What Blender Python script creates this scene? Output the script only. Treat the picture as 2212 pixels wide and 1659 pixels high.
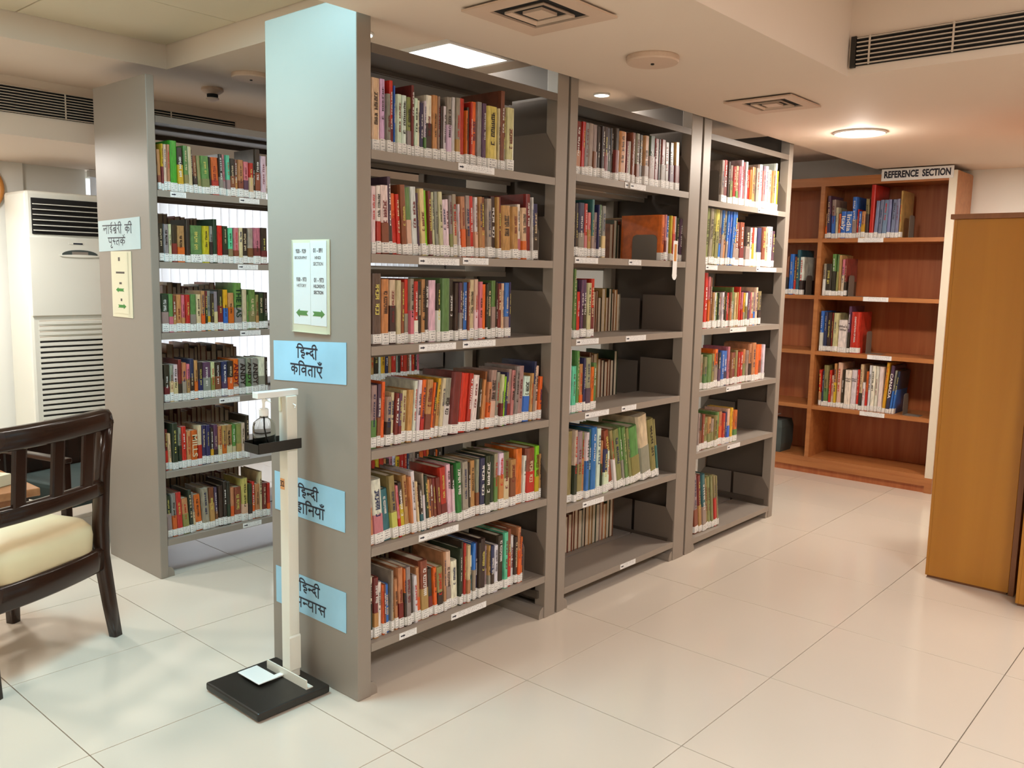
import bpy, bmesh, math, random
from mathutils import Matrix, Vector
for o in list(bpy.data.objects): bpy.data.objects.remove(o)
SC = bpy.context.scene
COL = SC.collection
R = math.radians
random.seed(7)

# ------------------------------------------------------------------ camera
CAM_POS = Vector((2.0385, -1.6271, 1.3472)); YAW, PITCH, ROLL, FPX = 0.7183, -0.1269, 0.0205, 1864.3
def camera():
    cy, sy, cp, sp = math.cos(YAW), math.sin(YAW), math.cos(PITCH), math.sin(PITCH)
    f = Vector((-sy*cp, cy*cp, sp)); r = Vector((cy, sy, 0)); u = r.cross(f)
    r2 = math.cos(ROLL)*r + math.sin(ROLL)*u; u2 = -math.sin(ROLL)*r + math.cos(ROLL)*u
    cd = bpy.data.cameras.new('camera'); cd.sensor_width = 36.0; cd.lens = FPX/2212*36.0
    cd.clip_start = 0.05; cd.clip_end = 60
    o = bpy.data.objects.new('camera', cd); COL.objects.link(o)
    m = Matrix((r2, u2, -f)).transposed().to_4x4(); m.translation = CAM_POS
    o.matrix_world = m
    SC.camera = o
camera()

# ------------------------------------------------------------------ world, daylight, exposure
W = bpy.data.worlds.new('world'); SC.world = W; W.use_nodes = True
W.node_tree.nodes['Background'].inputs[0].default_value = (0.85, 0.93, 1.0, 1)
W.node_tree.nodes['Background'].inputs[1].default_value = 1.5
SC.view_settings.view_transform = 'Standard'; SC.view_settings.look = 'None'
SC.view_settings.gamma = 1.0; SC.view_settings.use_curve_mapping = False
SC.view_settings.exposure = 0.12
SC.cycles.use_denoising = True; SC.cycles.use_adaptive_sampling = True; SC.cycles.adaptive_threshold = 0.05
SC.cycles.max_bounces = 6; SC.cycles.diffuse_bounces = 4; SC.cycles.glossy_bounces = 2; SC.cycles.transmission_bounces = 5; SC.cycles.transparent_max_bounces = 6
SC.cycles.caustics_reflective = False; SC.cycles.caustics_refractive = False
SC.cycles.sample_clamp_indirect = 3.0
def area(name, loc, size, power, color, rot=(0, 0, 0), sizey=None, parent=None, shape='DISK'):
    ld = bpy.data.lights.new(name, 'AREA'); ld.energy = power; ld.color = color
    if sizey: ld.shape = 'RECTANGLE'; ld.size = size; ld.size_y = sizey
    else: ld.shape = shape; ld.size = size
    o = bpy.data.objects.new(name, ld); COL.objects.link(o); o.location = loc; o.rotation_euler = rot
    if parent: o.parent = parent
    return o
WARM = (1.0, 0.925, 0.83); NEUT = (1.0, 0.93, 0.83); COOL = (0.36, 0.82, 1.0)
# daylight in the window opening, shining in through the blinds
area('window_daylight', (-3.72, 2.1, 1.0), 2.7, 34, (0.92, 0.97, 1.0), (0, R(-90), 0), sizey=1.8)

# ------------------------------------------------------------------ materials
MATS = {}
def nodes(m): return m.node_tree.nodes, m.node_tree.links
def mat(name, col, rough=0.5, metal=0.0, var=0.06, scale=6.0, bump=0.0, spec=0.5, stretch=(1, 1, 1), coat=0.0):
    if name in MATS: return MATS[name]
    m = bpy.data.materials.new(name); m.use_nodes = True; N, L = nodes(m); b = N['Principled BSDF']
    b.inputs['Roughness'].default_value = rough; b.inputs['Metallic'].default_value = metal
    b.inputs['Specular IOR Level'].default_value = spec; b.inputs['Coat Weight'].default_value = coat
    tc = N.new('ShaderNodeTexCoord'); mp = N.new('ShaderNodeMapping'); mp.inputs['Scale'].default_value = stretch
    L.new(tc.outputs['Object'], mp.inputs['Vector'])
    n = N.new('ShaderNodeTexNoise'); n.inputs['Scale'].default_value = scale; n.inputs['Detail'].default_value = 5
    L.new(mp.outputs['Vector'], n.inputs['Vector'])
    mx = N.new('ShaderNodeMix'); mx.data_type = 'RGBA'
    mx.inputs['A'].default_value = tuple(c*(1-var) for c in col) + (1,)
    mx.inputs['B'].default_value = tuple(min(1, c*(1+var)) for c in col) + (1,)
    L.new(n.outputs['Fac'], mx.inputs['Factor']); L.new(mx.outputs['Result'], b.inputs['Base Color'])
    if bump:
        bp = N.new('ShaderNodeBump'); bp.inputs['Strength'].default_value = bump; bp.inputs['Distance'].default_value = 0.004
        L.new(n.outputs['Fac'], bp.inputs['Height']); L.new(bp.outputs['Normal'], b.inputs['Normal'])
    MATS[name] = m
    return m
def objcol(name, rough, var=0.12, scale=30.0, spec=0.5):
    m = bpy.data.materials.new(name); m.use_nodes = True; N, L = nodes(m); b = N['Principled BSDF']
    b.inputs['Roughness'].default_value = rough; b.inputs['Specular IOR Level'].default_value = spec
    oi = N.new('ShaderNodeObjectInfo'); tc = N.new('ShaderNodeTexCoord')
    ad = N.new('ShaderNodeVectorMath'); ad.operation = 'ADD'; L.new(tc.outputs['Generated'], ad.inputs[0])
    cx = N.new('ShaderNodeCombineXYZ'); ml = N.new('ShaderNodeMath'); ml.operation = 'MULTIPLY'; ml.inputs[1].default_value = 50
    L.new(oi.outputs['Random'], ml.inputs[0]); L.new(ml.outputs[0], cx.inputs[0]); L.new(cx.outputs[0], ad.inputs[1])
    n = N.new('ShaderNodeTexNoise'); n.inputs['Scale'].default_value = scale/6; n.inputs['Detail'].default_value = 6
    L.new(ad.outputs[0], n.inputs['Vector'])
    mr = N.new('ShaderNodeMapRange'); mr.inputs['From Min'].default_value = 0.32; mr.inputs['From Max'].default_value = 0.62
    mr.inputs['To Min'].default_value = 1-var; mr.inputs['To Max'].default_value = 1+var
    L.new(n.outputs['Fac'], mr.inputs['Value'])
    mx = N.new('ShaderNodeMix'); mx.data_type = 'RGBA'; mx.blend_type = 'MULTIPLY'; mx.inputs['Factor'].default_value = 1
    L.new(oi.outputs['Color'], mx.inputs['A']); L.new(mr.outputs['Result'], mx.inputs['B'])
    L.new(mx.outputs['Result'], b.inputs['Base Color'])
    MATS[name] = m
    return m
def emit(name, col, st):
    m = bpy.data.materials.new(name); m.use_nodes = True; N, L = nodes(m); b = N['Principled BSDF']
    b.inputs['Base Color'].default_value = (0.9, 0.9, 0.9, 1)
    b.inputs['Emission Color'].default_value = col + (1,); b.inputs['Emission Strength'].default_value = st; m.cycles.emission_sampling = 'NONE'
    MATS[name] = m
    return m
def wood(name, c1, c2, rough=0.35, axis='Z', scale=3.0, spec=0.5):
    m = bpy.data.materials.new(name); m.use_nodes = True; N, L = nodes(m); b = N['Principled BSDF']
    b.inputs['Roughness'].default_value = rough; b.inputs['Specular IOR Level'].default_value = spec
    tc = N.new('ShaderNodeTexCoord'); mp = N.new('ShaderNodeMapping')
    s = {'X': (0.5, 9, 9), 'Y': (9, 0.5, 9), 'Z': (9, 9, 0.5)}[axis]; mp.inputs['Scale'].default_value = s
    L.new(tc.outputs['Object'], mp.inputs['Vector'])
    n = N.new('ShaderNodeTexNoise'); n.inputs['Scale'].default_value = scale; n.inputs['Detail'].default_value = 8; n.inputs['Distortion'].default_value = 0.6
    L.new(mp.outputs['Vector'], n.inputs['Vector'])
    r = N.new('ShaderNodeValToRGB'); r.color_ramp.elements[0].position = 0.3; r.color_ramp.elements[1].position = 0.7
    r.color_ramp.elements[0].color = c1 + (1,); r.color_ramp.elements[1].color = c2 + (1,)
    L.new(n.outputs['Fac'], r.inputs['Fac']); L.new(r.outputs['Color'], b.inputs['Base Color'])
    MATS[name] = m
    return m
def printed(name, paper, ink, nz=3, lo=0.25, hi=0.8, rough=0.45, dens=0.75, fx=14.0):
    """paper carrying a few rows of tiny illegible print, in the object's own generated space"""
    m = bpy.data.materials.new(name); m.use_nodes = True; N, L = nodes(m); b = N['Principled BSDF']
    b.inputs['Roughness'].default_value = rough
    tc = N.new('ShaderNodeTexCoord'); sp = N.new('ShaderNodeSeparateXYZ'); L.new(tc.outputs['Generated'], sp.inputs[0])
    def mth(op, a, c, clamp=False):
        k = N.new('ShaderNodeMath'); k.operation = op
        for i, q in enumerate((a, c)):
            if q is None: continue
            if isinstance(q, (int, float)): k.inputs[i].default_value = q
            else: L.new(q, k.inputs[i])
        return k.outputs[0]
    along = sp.outputs['X']
    oi = N.new('ShaderNodeObjectInfo')
    cz = mth('MULTIPLY', sp.outputs['Z'], nz); fr = mth('FRACT', cz, None); row = mth('FLOOR', cz, None)
    inrow = mth('MULTIPLY', mth('GREATER_THAN', fr, 0.35), mth('LESS_THAN', fr, 0.75))
    cb = N.new('ShaderNodeCombineXYZ')
    L.new(mth('MULTIPLY', along, fx), cb.inputs[0]); L.new(mth('ADD', mth('MULTIPLY', row, 7.3), mth('MULTIPLY', oi.outputs['Random'], 90.0)), cb.inputs[1])
    wn = N.new('ShaderNodeTexNoise'); wn.inputs['Scale'].default_value = 1.0; wn.inputs['Detail'].default_value = 1; L.new(cb.outputs[0], wn.inputs['Vector'])
    inx = mth('MULTIPLY', mth('GREATER_THAN', along, lo), mth('LESS_THAN', along, hi))
    fac = mth('MULTIPLY', mth('MULTIPLY', inrow, inx), mth('GREATER_THAN', wn.outputs['Fac'], 0.5))
    fac = mth('MULTIPLY', fac, dens)
    mx = N.new('ShaderNodeMix'); mx.data_type = 'RGBA'; mx.inputs['A'].default_value = paper + (1,); mx.inputs['B'].default_value = ink + (1,)
    L.new(fac, mx.inputs['Factor']); L.new(mx.outputs['Result'], b.inputs['Base Color'])
    MATS[name] = m
    return m
mat('steel', (0.305, 0.258, 0.215), 0.45, 0.10, 0.05, 4, 0.02)
mat('steel_shaded', (0.165, 0.132, 0.105), 0.5, 0.1, 0.06, 4)  # same steel with the shade on brackets and canopies put into the colour
mat('steel_shade_print', (0.085, 0.064, 0.048), 0.45, 0.1, 0.08, 5)  # deeper rack-interior shade put into the steel colour; also used for small print
mat('floor_tile', (0.72, 0.63, 0.525), 0.14, 0, 0.05, 1.3, spec=0.6)
mat('grout', (0.20, 0.15, 0.10), 0.8)
mat('ceiling_paint', (0.78, 0.64, 0.52), 0.75, 0, 0.03, 1.5)
mat('ceiling_tile', (0.74, 0.64, 0.47), 0.8, 0, 0.04, 3)
mat('wall_paint', (0.86, 0.84, 0.78), 0.6, 0, 0.03, 1.2)
mat('white_plastic', (0.86, 0.84, 0.74), 0.35, 0, 0.02, 3)
mat('black_gap', (0.012, 0.010, 0.009), 0.9, 0, 0.1, 5)
mat('grille_metal', (0.62, 0.52, 0.42), 0.45, 0.1, 0.05, 5)
mat('grille_dark', (0.03, 0.024, 0.018), 0.6, 0, 0.1, 5)
mat('white_enamel', (0.86, 0.83, 0.72), 0.32, 0, 0.04, 8)
mat('pedal_white', (0.90, 0.90, 0.86), 0.3, 0, 0.02, 8)
mat('black_metal', (0.022, 0.018, 0.014), 0.38, 0.1, 0.3, 9)
mat('paper_white', (0.88, 0.88, 0.86), 0.5, 0, 0.02, 9)
mat('paper_blue', (0.34, 0.60, 0.76), 0.30, 0, 0.30, 4)
mat('paper_pale', (0.52, 0.64, 0.66), 0.35, 0, 0.12, 7)
mat('sign_yellowed', (0.76, 0.70, 0.50), 0.3, 0, 0.06, 6)
mat('ink_black', (0.012, 0.014, 0.03), 0.5, 0, 0.0, 5)
mat('ink_green', (0.03, 0.22, 0.02), 0.5, 0, 0.2, 15)
mat('pages', (0.62, 0.52, 0.38), 0.85, 0, 0.25, 25)
mat('cushion', (0.76, 0.62, 0.38), 0.42, 0, 0.12, 5, 0.15)
mat('bookend_steel', (0.20, 0.17, 0.14), 0.5, 0.2, 0.06, 6)
mat('orange_sticker', (0.80, 0.40, 0.16), 0.5)
mat('clock_frame', (0.62, 0.25, 0.05), 0.3, 0, 0.15, 8)
mat('charcoal_bag', (0.06, 0.075, 0.07), 0.6, 0, 0.2, 9)
mat('teal_fabric', (0.03, 0.045, 0.04), 0.7, 0, 0.2, 12)
mat('diffuser_paint', (0.66, 0.48, 0.36), 0.55, 0, 0.10, 7)
mat('ivory_strip', (0.80, 0.72, 0.58), 0.4, 0, 0.08, 5, stretch=(1, 1, 0.3))
wood('shelf_wood', (0.38, 0.135, 0.040), (0.50, 0.20, 0.065), 0.38, 'X')
wood('back_wood', (0.38, 0.100, 0.030), (0.50, 0.165, 0.055), 0.42, 'Z')
wood('cabinet_wood', (0.43, 0.170, 0.014), (0.49, 0.205, 0.020), 0.33, 'Z', 1.2)
wood('cabinet_edge', (0.22, 0.085, 0.03), (0.30, 0.12, 0.045), 0.4, 'Z')
wood('dark_wood', (0.024, 0.010, 0.006), (0.034, 0.013, 0.007), 0.18, 'Z', 1.0)
wood('table_wood', (0.30, 0.12, 0.045), (0.42, 0.19, 0.08), 0.3, 'X')
objcol('book_cover', 0.30, 0.22, 34.0); objcol('cover_print', 0.4, 0.05)
objcol('ink', 0.5, 0.02)
printed('call_label', (0.86, 0.84, 0.80), (0.06, 0.06, 0.08), 4, 0.22, 0.80)
printed('shelf_strip', (0.86, 0.85, 0.84), (0.10, 0.09, 0.10), 4, 0.20, 0.92, dens=0.55, fx=60.0)
emit('lamp_glow', (1.0, 0.95, 0.86), 14.0); emit('panel_glow', (1.0, 0.97, 0.93), 5.0); emit('panel_cool', (0.6, 0.9, 1.0), 6.0)
def clear_glass(name, col, rough):
    m = bpy.data.materials.new(name); m.use_nodes = True; b = m.node_tree.nodes['Principled BSDF']
    b.inputs['Base Color'].default_value = col + (1,); b.inputs['Roughness'].default_value = rough
    b.inputs['Transmission Weight'].default_value = 1.0; b.inputs['IOR'].default_value = 1.12
    MATS[name] = m
clear_glass('clear_plastic', (0.95, 0.93, 0.88), 0.04)
def thin_clear(name):
    m = bpy.data.materials.new(name); m.use_nodes = True; N, L = nodes(m)
    t = N.new('ShaderNodeBsdfTransparent'); g = N.new('ShaderNodeBsdfGlossy'); g.inputs['Roughness'].default_value = 0.05
    mx = N.new('ShaderNodeMixShader'); mx.inputs[0].default_value = 0.08
    L.new(t.outputs[0], mx.inputs[1]); L.new(g.outputs[0], mx.inputs[2]); L.new(mx.outputs[0], N['Material Output'].inputs['Surface'])
    MATS[name] = m
thin_clear('acrylic')
def blind_mat():
    m = bpy.data.materials.new('blind_fabric'); m.use_nodes = True; N, L = nodes(m)
    d = N.new('ShaderNodeBsdfDiffuse'); d.inputs[0].default_value = (0.85, 0.85, 0.86, 1)
    t = N.new('ShaderNodeBsdfTranslucent'); t.inputs[0].default_value = (0.92, 0.92, 0.93, 1)
    mx = N.new('ShaderNodeMixShader'); mx.inputs[0].default_value = 0.6
    L.new(d.outputs[0], mx.inputs[1]); L.new(t.outputs[0], mx.inputs[2]); L.new(mx.outputs[0], N['Material Output'].inputs['Surface'])
    MATS['blind_fabric'] = m
blind_mat()

# ------------------------------------------------------------------ mesh helpers
class MB:
    def __init__(s): s.bm = bmesh.new()
    def box(s, x0, x1, y0, y1, z0, z1, bev=0.0):
        v = [s.bm.verts.new((x, y, z)) for x in (x0, x1) for y in (y0, y1) for z in (z0, z1)]
        fs = [s.bm.faces.new([v[i] for i in q]) for q in ((0, 1, 3, 2), (4, 6, 7, 5), (0, 4, 5, 1), (2, 3, 7, 6), (0, 2, 6, 4), (1, 5, 7, 3))]
        if bev: bmesh.ops.bevel(s.bm, geom=list({e for f in fs for e in f.edges}), offset=bev, segments=2, profile=0.5, affect='EDGES')
        return s
    def prism(s, pts, axis, a, b):
        """extrude a 2D outline along an axis; pts are the other two coordinates in xyz order"""
        def P(p, q): return {'x': (q, p[0], p[1]), 'y': (p[0], q, p[1]), 'z': (p[0], p[1], q)}[axis]
        lo = [s.bm.verts.new(P(p, a)) for p in pts]; hi = [s.bm.verts.new(P(p, b)) for p in pts]
        n = len(pts); s.bm.faces.new(lo[::-1]); s.bm.faces.new(hi)
        for i in range(n): s.bm.faces.new((lo[i], lo[(i+1) % n], hi[(i+1) % n], hi[i]))
        return s
    def lathe(s, prof, c=(0, 0, 0), n=32, axis='z'):
        rings = []
        for r, z in prof:
            ring = []
            for i in range(n):
                a = 2*math.pi*i/n; p = (r*math.cos(a), r*math.sin(a), z)
                if axis == 'x': p = (z, p[0], p[1])
                ring.append(s.bm.verts.new((p[0]+c[0], p[1]+c[1], p[2]+c[2])))
            rings.append(ring)
        for a, b in zip(rings, rings[1:]):
            for i in range(n): s.bm.faces.new((a[i], a[(i+1) % n], b[(i+1) % n], b[i]))
        s.bm.faces.new(rings[0][::-1]); s.bm.faces.new(rings[-1])
        return s
    def tube(s, pts, r, n=10):
        pts = [Vector(p) for p in pts]; rings = []
        for i, p in enumerate(pts):
            d = (pts[min(i+1, len(pts)-1)] - pts[max(i-1, 0)]).normalized()
            a = d.orthogonal().normalized(); b = d.cross(a)
            rr = r[i] if isinstance(r, (list, tuple)) else r
            rings.append([s.bm.verts.new(p + rr*(math.cos(2*math.pi*k/n)*a + math.sin(2*math.pi*k/n)*b)) for k in range(n)])
        for a, b in zip(rings, rings[1:]):
            for i in range(n): s.bm.faces.new((a[i], a[(i+1) % n], b[(i+1) % n], b[i]))
        s.bm.faces.new(rings[0][::-1]); s.bm.faces.new(rings[-1])
        return s
    def sweep(s, sects):
        """loft closed sections (lists of 3D points)"""
        rings = [[s.bm.verts.new(p) for p in q] for q in sects]; n = len(rings[0])
        for a, b in zip(rings, rings[1:]):
            for i in range(n): s.bm.faces.new((a[i], a[(i+1) % n], b[(i+1) % n], b[i]))
        s.bm.faces.new(rings[0][::-1]); s.bm.faces.new(rings[-1])
        return s
    def mesh(s, name, smooth=False):
        bmesh.ops.recalc_face_normals(s.bm, faces=s.bm.faces)
        me = bpy.data.meshes.new(name); s.bm.to_mesh(me); s.bm.free()
        if smooth:
            for p in me.polygons: p.use_smooth = True
        return me
    def build(s, name, material, parent=None, smooth=False, loc=(0, 0, 0)):
        me = s.mesh(name, smooth); me.materials.append(MATS[material])
        return link(name, me, parent, loc)
def link(name, me, parent=None, loc=(0, 0, 0)):
    o = bpy.data.objects.new(name, me); COL.objects.link(o); o.location = loc
    if parent: o.parent = parent
    return o
def empty(name, loc=(0, 0, 0), rz=0.0):
    o = bpy.data.objects.new(name, None); COL.objects.link(o); o.location = loc; o.rotation_euler = (0, 0, rz); o.empty_display_size = 0.1
    return o
def tag(o, label, cat, group=None):
    o['label'] = label; o['category'] = cat
    if group: o['group'] = group
    return o
def struct(o, label=None):
    o['kind'] = 'structure'
    if label: o['label'] = label
    return o
def copy_tree(o, parent=None):
    c = o.copy(); COL.objects.link(c); c.parent = parent
    for ch in o.children: copy_tree(ch, c)
    return c
_txt = {}
def text_mesh(body, size, bold=0.0, sx=1.0, align='CENTER'):
    cu = bpy.data.curves.new('lettering', 'FONT'); cu.body = body; cu.size = size; cu.offset = bold; cu.align_x = align; cu.align_y = 'CENTER'
    cu.resolution_u = 3
    o = bpy.data.objects.new('lettering', cu); COL.objects.link(o)
    dg = bpy.context.evaluated_depsgraph_get(); me = bpy.data.meshes.new_from_object(o.evaluated_get(dg))
    bpy.data.objects.remove(o); bpy.data.curves.remove(cu)
    for v in me.vertices: v.co.x *= sx
    return me
def text_on(body, size, material, parent, M, bold=0.0, sx=1.0, name='lettering', align='CENTER'):
    me = text_mesh(body, size, bold, sx, align); me.transform(M); me.materials.clear(); me.materials.append(MATS[material])
    return link(name, me, parent)
def face_y(x, y, z, rot=0.0):   # text on a surface that faces -Y
    return Matrix.Translation((x, y, z)) @ Matrix.Rotation(R(90), 4, 'X') @ Matrix.Rotation(rot, 4, 'Z')

# ================================================================== the room
X0, X1, Y0, Y1 = -3.6, 4.41, -4.23, 4.60
TS, TX, TY = 0.589, 0.2885, 0.4811
fl = struct(MB().box(-3.84, X1, Y0, Y1+0.0, -0.12, -0.005).build('floor', 'grout'), 'cream polished tile floor')
tile_me = MB().box(0.0014, TS-0.0014, 0.0014, TS-0.0014, -0.005, 0.0, 0.0007).mesh('tile'); tile_me.materials.append(MATS['floor_tile'])
for i in range(-7, 7):
    for j in range(-8, 7): link('tile', tile_me, fl, (TX+i*TS, TY+j*TS, 0))
ZS, ZB, ZC = 2.07, 2.20, 2.30      # low soffit, ceiling over the racks, coffer
XS, XCO, YCO = 0.02, -1.68, 0.30
ce = struct(MB().box(XCO-0.02, XS+0.02, Y0, YCO+0.02, ZC+0.012, 2.7).build('ceiling', 'ceiling_paint'), 'beige stepped false ceiling')
def slab(x0, x1, y0, y1, z0, name='soffit'): return MB().box(x0, x1, y0, y1, z0, 2.69).build(name, 'ceiling_paint', ce)
slab(XS, 0.82, Y0, Y1, ZS); slab(0.82, X1, 1.55, Y1, ZS); slab(3.4, X1, Y0, 1.55, ZS); slab(0.82, 3.4, Y0, -3.4, ZS)
slab(0.82, 3.4, -3.4, 1.55, 2.36, 'coffer_top')
slab(-2.4, XS, YCO, Y1, ZB); slab(-2.4, XCO, Y0, YCO, ZB)
slab(-3.84, -2.4, Y0, Y1, 1.935, 'bulkhead')
for i in range(3):
    for j in range(7):
        x0 = XCO+0.003+i*0.565; y1 = YCO-0.003-j*0.6
        MB().box(x0, x0+0.560, y1-0.594, y1, ZC, ZC+0.012, 0.002).build('ceiling_tile', 'ceiling_tile', ce)
wl = struct(MB().box(-3.84, X0, Y0, 0.74, 0, 1.935).build('wall_left', 'wall_paint'), 'off-white window wall')
MB().box(-3.84, X0, 3.60, Y1, 0, 1.935).build('wall_pier', 'wall_paint', wl)
MB().box(-3.84, X0, 0.74, 3.60, 0, 0.10).build('wall_sill', 'wall_paint', wl)
MB().box(X0, X0+0.03, Y0, 0.37, 0, 1.935).build('pilaster', 'wall_paint', wl)
struct(MB().box(-3.84, X1, Y1, Y1+0.15, 0, 2.69).build('wall_back', 'wall_paint'))
struct(MB().box(X1, X1+0.15, Y0, Y1, 0, 2.69).build('wall_right', 'wall_paint'))
struct(MB().box(-3.84, X1, Y0-0.15, Y0, 0, 2.69).build('wall_front', 'wall_paint'))
wn = struct(empty('window_1', (-3.72, 0.74, 0.10)))
for y in (0.0, 0.93, 1.89, 2.82): MB().box(-0.03, 0.03, y, y+0.04, 0, 1.835).build('frame', 'white_plastic', wn)
for z in (0.0, 1.795): MB().box(-0.028, 0.028, 0.04, 2.82, z, z+0.04).build('frame', 'white_plastic', wn)
for y in (0.04, 0.97, 1.93): MB().box(-0.004, 0.004, y, y+0.89, 0.04, 1.795).build('pane', 'acrylic', wn)

# ================================================================== ceiling fittings
def disc_lamp(loc, r, power, label, col=WARM, glow='lamp_glow', dome=False):
    t = empty('ceiling_light', loc); tag(t, label, 'ceiling light', 'round recessed ceiling lights')
    MB().lathe([(r*1.07, 0.0), (r*1.10, -0.004), (r*1.02, -0.009), (r*0.98, -0.009), (r*0.97, -0.002), (r*0.9, 0.0)]).build('trim_ring', 'paper_white', t, True)
    MB().lathe([(r*0.965, -0.001), (r*0.965, -0.006), (r*0.8, -0.007), (0.01, -0.007)]).build('lens', glow, t)
    if dome:
        ld = bpy.data.lights.new('lamp_light', 'POINT'); ld.energy = power*0.2; ld.color = col; ld.shadow_soft_size = 0.03
        o = bpy.data.objects.new('lamp_light', ld); COL.objects.link(o); o.parent = t; o.location = (0, 0, -0.06)
    area('lamp_light', (0, 0, -0.012), r*1.9, power, col, parent=t)
disc_lamp((0.435, 2.76, ZS), 0.115, 19, 'lit round ceiling light beside the reference bookcase', dome=True)
disc_lamp((-0.444, 1.816, ZB), 0.036, 3, 'small lit round ceiling light above the middle steel rack')
disc_lamp((-0.535, 0.445, ZB), 0.045, 3, 'small lit round ceiling light peeking past the tall end panel')
disc_lamp((2.3, 2.6, ZS), 0.115, 10, 'added round ceiling light out of view over the right-hand cabinets')  # added lamp, unseen; brightens the bookcase end of the room
disc_lamp((1.15, 3.6, ZS), 0.115, 13, 'added unseen round ceiling light behind the right-hand cabinets')  # added lamp to lift the light on the bookcase and back wall
disc_lamp((-2.78, -0.36, 1.935), 0.115, 19, 'added round light under the bulkhead, out of view near the wall clock', (0.97, 0.97, 0.95))  # unseen lamp added to brighten the air conditioner and left wall
disc_lamp((-1.95, -1.2, ZB), 0.115, 12, 'added round ceiling light out of view over the dark chair')  # unseen lamp added for more light on the left ceiling
disc_lamp((-1.0, 2.9, ZB), 0.09, 4, 'added unseen round ceiling light between the two rows of racks')  # unseen lamp added to light the aisle between the racks
def led_panel(x, y, z, sx, sy, power, label, col, glow):
    t = empty('panel_light', (x, y, z)); tag(t, label, 'ceiling light', 'square ceiling light panels')
    m = MB()
    for a in ((-sx/2, sx/2, -sy/2, -sy/2+0.02), (-sx/2, sx/2, sy/2-0.02, sy/2)): MB().box(*a, -0.012, 0.0).build('trim_bar', 'paper_white', t)
    for a in ((-sx/2, -sx/2+0.02, -sy/2+0.02, sy/2-0.02), (sx/2-0.02, sx/2, -sy/2+0.02, sy/2-0.02)): MB().box(*a, -0.012, 0.0).build('trim_bar', 'paper_white', t)
    MB().box(-sx/2+0.02, sx/2-0.02, -sy/2+0.02, sy/2-0.02, -0.006, 0.0).build('lens', glow, t)
    area('lamp_light', (0, 0, -0.016), sx*0.92, power, col, sizey=sy*0.92, parent=t)
led_panel(-0.60, 0.87, ZB, 0.55, 0.36, 4, 'bright square light panel glimpsed above the nearest steel rack', NEUT, 'panel_glow')
led_panel(-0.42, -0.62, ZC, 0.55, 0.55, 24, 'cool square light panel out of view in front of the end panel', COOL, 'panel_cool')
led_panel(2.75, 0.55, 2.36, 0.55, 0.55, 32, 'added square fill light panel out of view in the raised ceiling, near the racks', (0.96, 0.95, 1.0), 'panel_glow')  # added fill from the side for the rack fronts
led_panel(2.75, -1.9, 2.36, 0.55, 0.55, 28, 'added square fill light panel out of view in the raised ceiling, far side', (1.0, 0.95, 0.90), 'panel_glow')  # second added fill panel, unseen, also aimed at the rack fronts
led_panel(-0.8, -2.6, ZC, 0.55, 0.55, 14, 'added square light panel out of view behind the dark chair', NEUT, 'panel_glow')  # unseen panel added for general light from behind
def diffuser(x0, x1, y0, y1, z, label):
    t = empty('air_diffuser', ((x0+x1)/2, (y0+y1)/2, z)); tag(t, label, 'air vent', 'square ceiling air vents')
    a = (x1-x0)/2; b = (y1-y0)/2
    def ring(f0, f1, za, zb, name, mt):
        m = MB(); bm = m.bm
        o = [bm.verts.new((sx*a*f0, sy*b*f0, za)) for sx, sy in ((-1, -1), (1, -1), (1, 1), (-1, 1))]
        i = [bm.verts.new((sx*a*f1, sy*b*f1, zb)) for sx, sy in ((-1, -1), (1, -1), (1, 1), (-1, 1))]
        o2 = [bm.verts.new((v.co.x, v.co.y, za+0.006)) for v in o]; i2 = [bm.verts.new((v.co.x, v.co.y, zb+0.006)) for v in i]
        for k in range(4):
            n = (k+1) % 4
            bm.faces.new((o[k], o[n], i[n], i[k])); bm.faces.new((o2[n], o2[k], i2[k], i2[n]))
            bm.faces.new((o[n], o[k], o2[k], o2[n])); bm.faces.new((i[k], i[n], i2[n], i2[k]))
        return m.build(name, mt, t)
    ring(1.0, 0.64, -0.012, -0.010, 'frame', 'diffuser_paint')
    MB().box(-a*0.70, a*0.70, -b*0.70, b*0.70, -0.003, 0.0).build('recess', 'black_gap', t)
    ring(0.45, 0.40, -0.014, -0.006, 'vane', 'diffuser_paint')
    MB().prism([(-a*0.22, -b*0.22), (a*0.22, -b*0.22), (a*0.22, b*0.22), (-a*0.22, b*0.22)], 'z', -0.012, -0.004).build('centre_plate', 'diffuser_paint', t)
diffuser(0.285, 0.592, 0.135, 0.442, ZS, 'square air vent above the nearest steel rack')
diffuser(0.262, 0.552, 1.69, 1.985, ZS, 'square air vent with peeling tape beside the lit round light')
def cover_disc(x, y, z, r, label):
    t = MB().lathe([(r*0.98, 0), (r, -0.004), (r, -0.016), (r*0.96, -0.021), (r*0.3, -0.022), (0.006, -0.022)], n=40).build('speaker_cover', 'diffuser_paint', None, False, (x, y, z))
    MB().lathe([(0.006, -0.022), (0.006, -0.026), (0.003, -0.027)], n=12).build('screw', 'black_metal', t)
    tag(t, label, 'ceiling speaker', 'round ceiling covers')
cover_disc(0.415, 0.905, ZS, 0.087, 'round beige ceiling cover between the two square air vents')
cover_disc(-1.465, 0.58, ZB, 0.085, 'round ceiling cover above the aisle by the blue-topped end panel')
t = empty('smoke_detector', (-1.88, 0.63, ZB)); tag(t, 'small smoke detector on the ceiling above the left steel rack', 'smoke detector')
MB().lathe([(0.05, 0), (0.052, -0.012), (0.04, -0.022), (0.03, -0.028)], n=24).build('base', 'diffuser_paint', t)
MB().lathe([(0.026, -0.028), (0.026, -0.040), (0.02, -0.046)], n=16).build('sensor_grille', 'black_gap', t)
MB().lathe([(0.03, -0.046), (0.03, -0.052), (0.012, -0.060)], n=24).build('cap', 'diffuser_paint', t)
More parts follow.
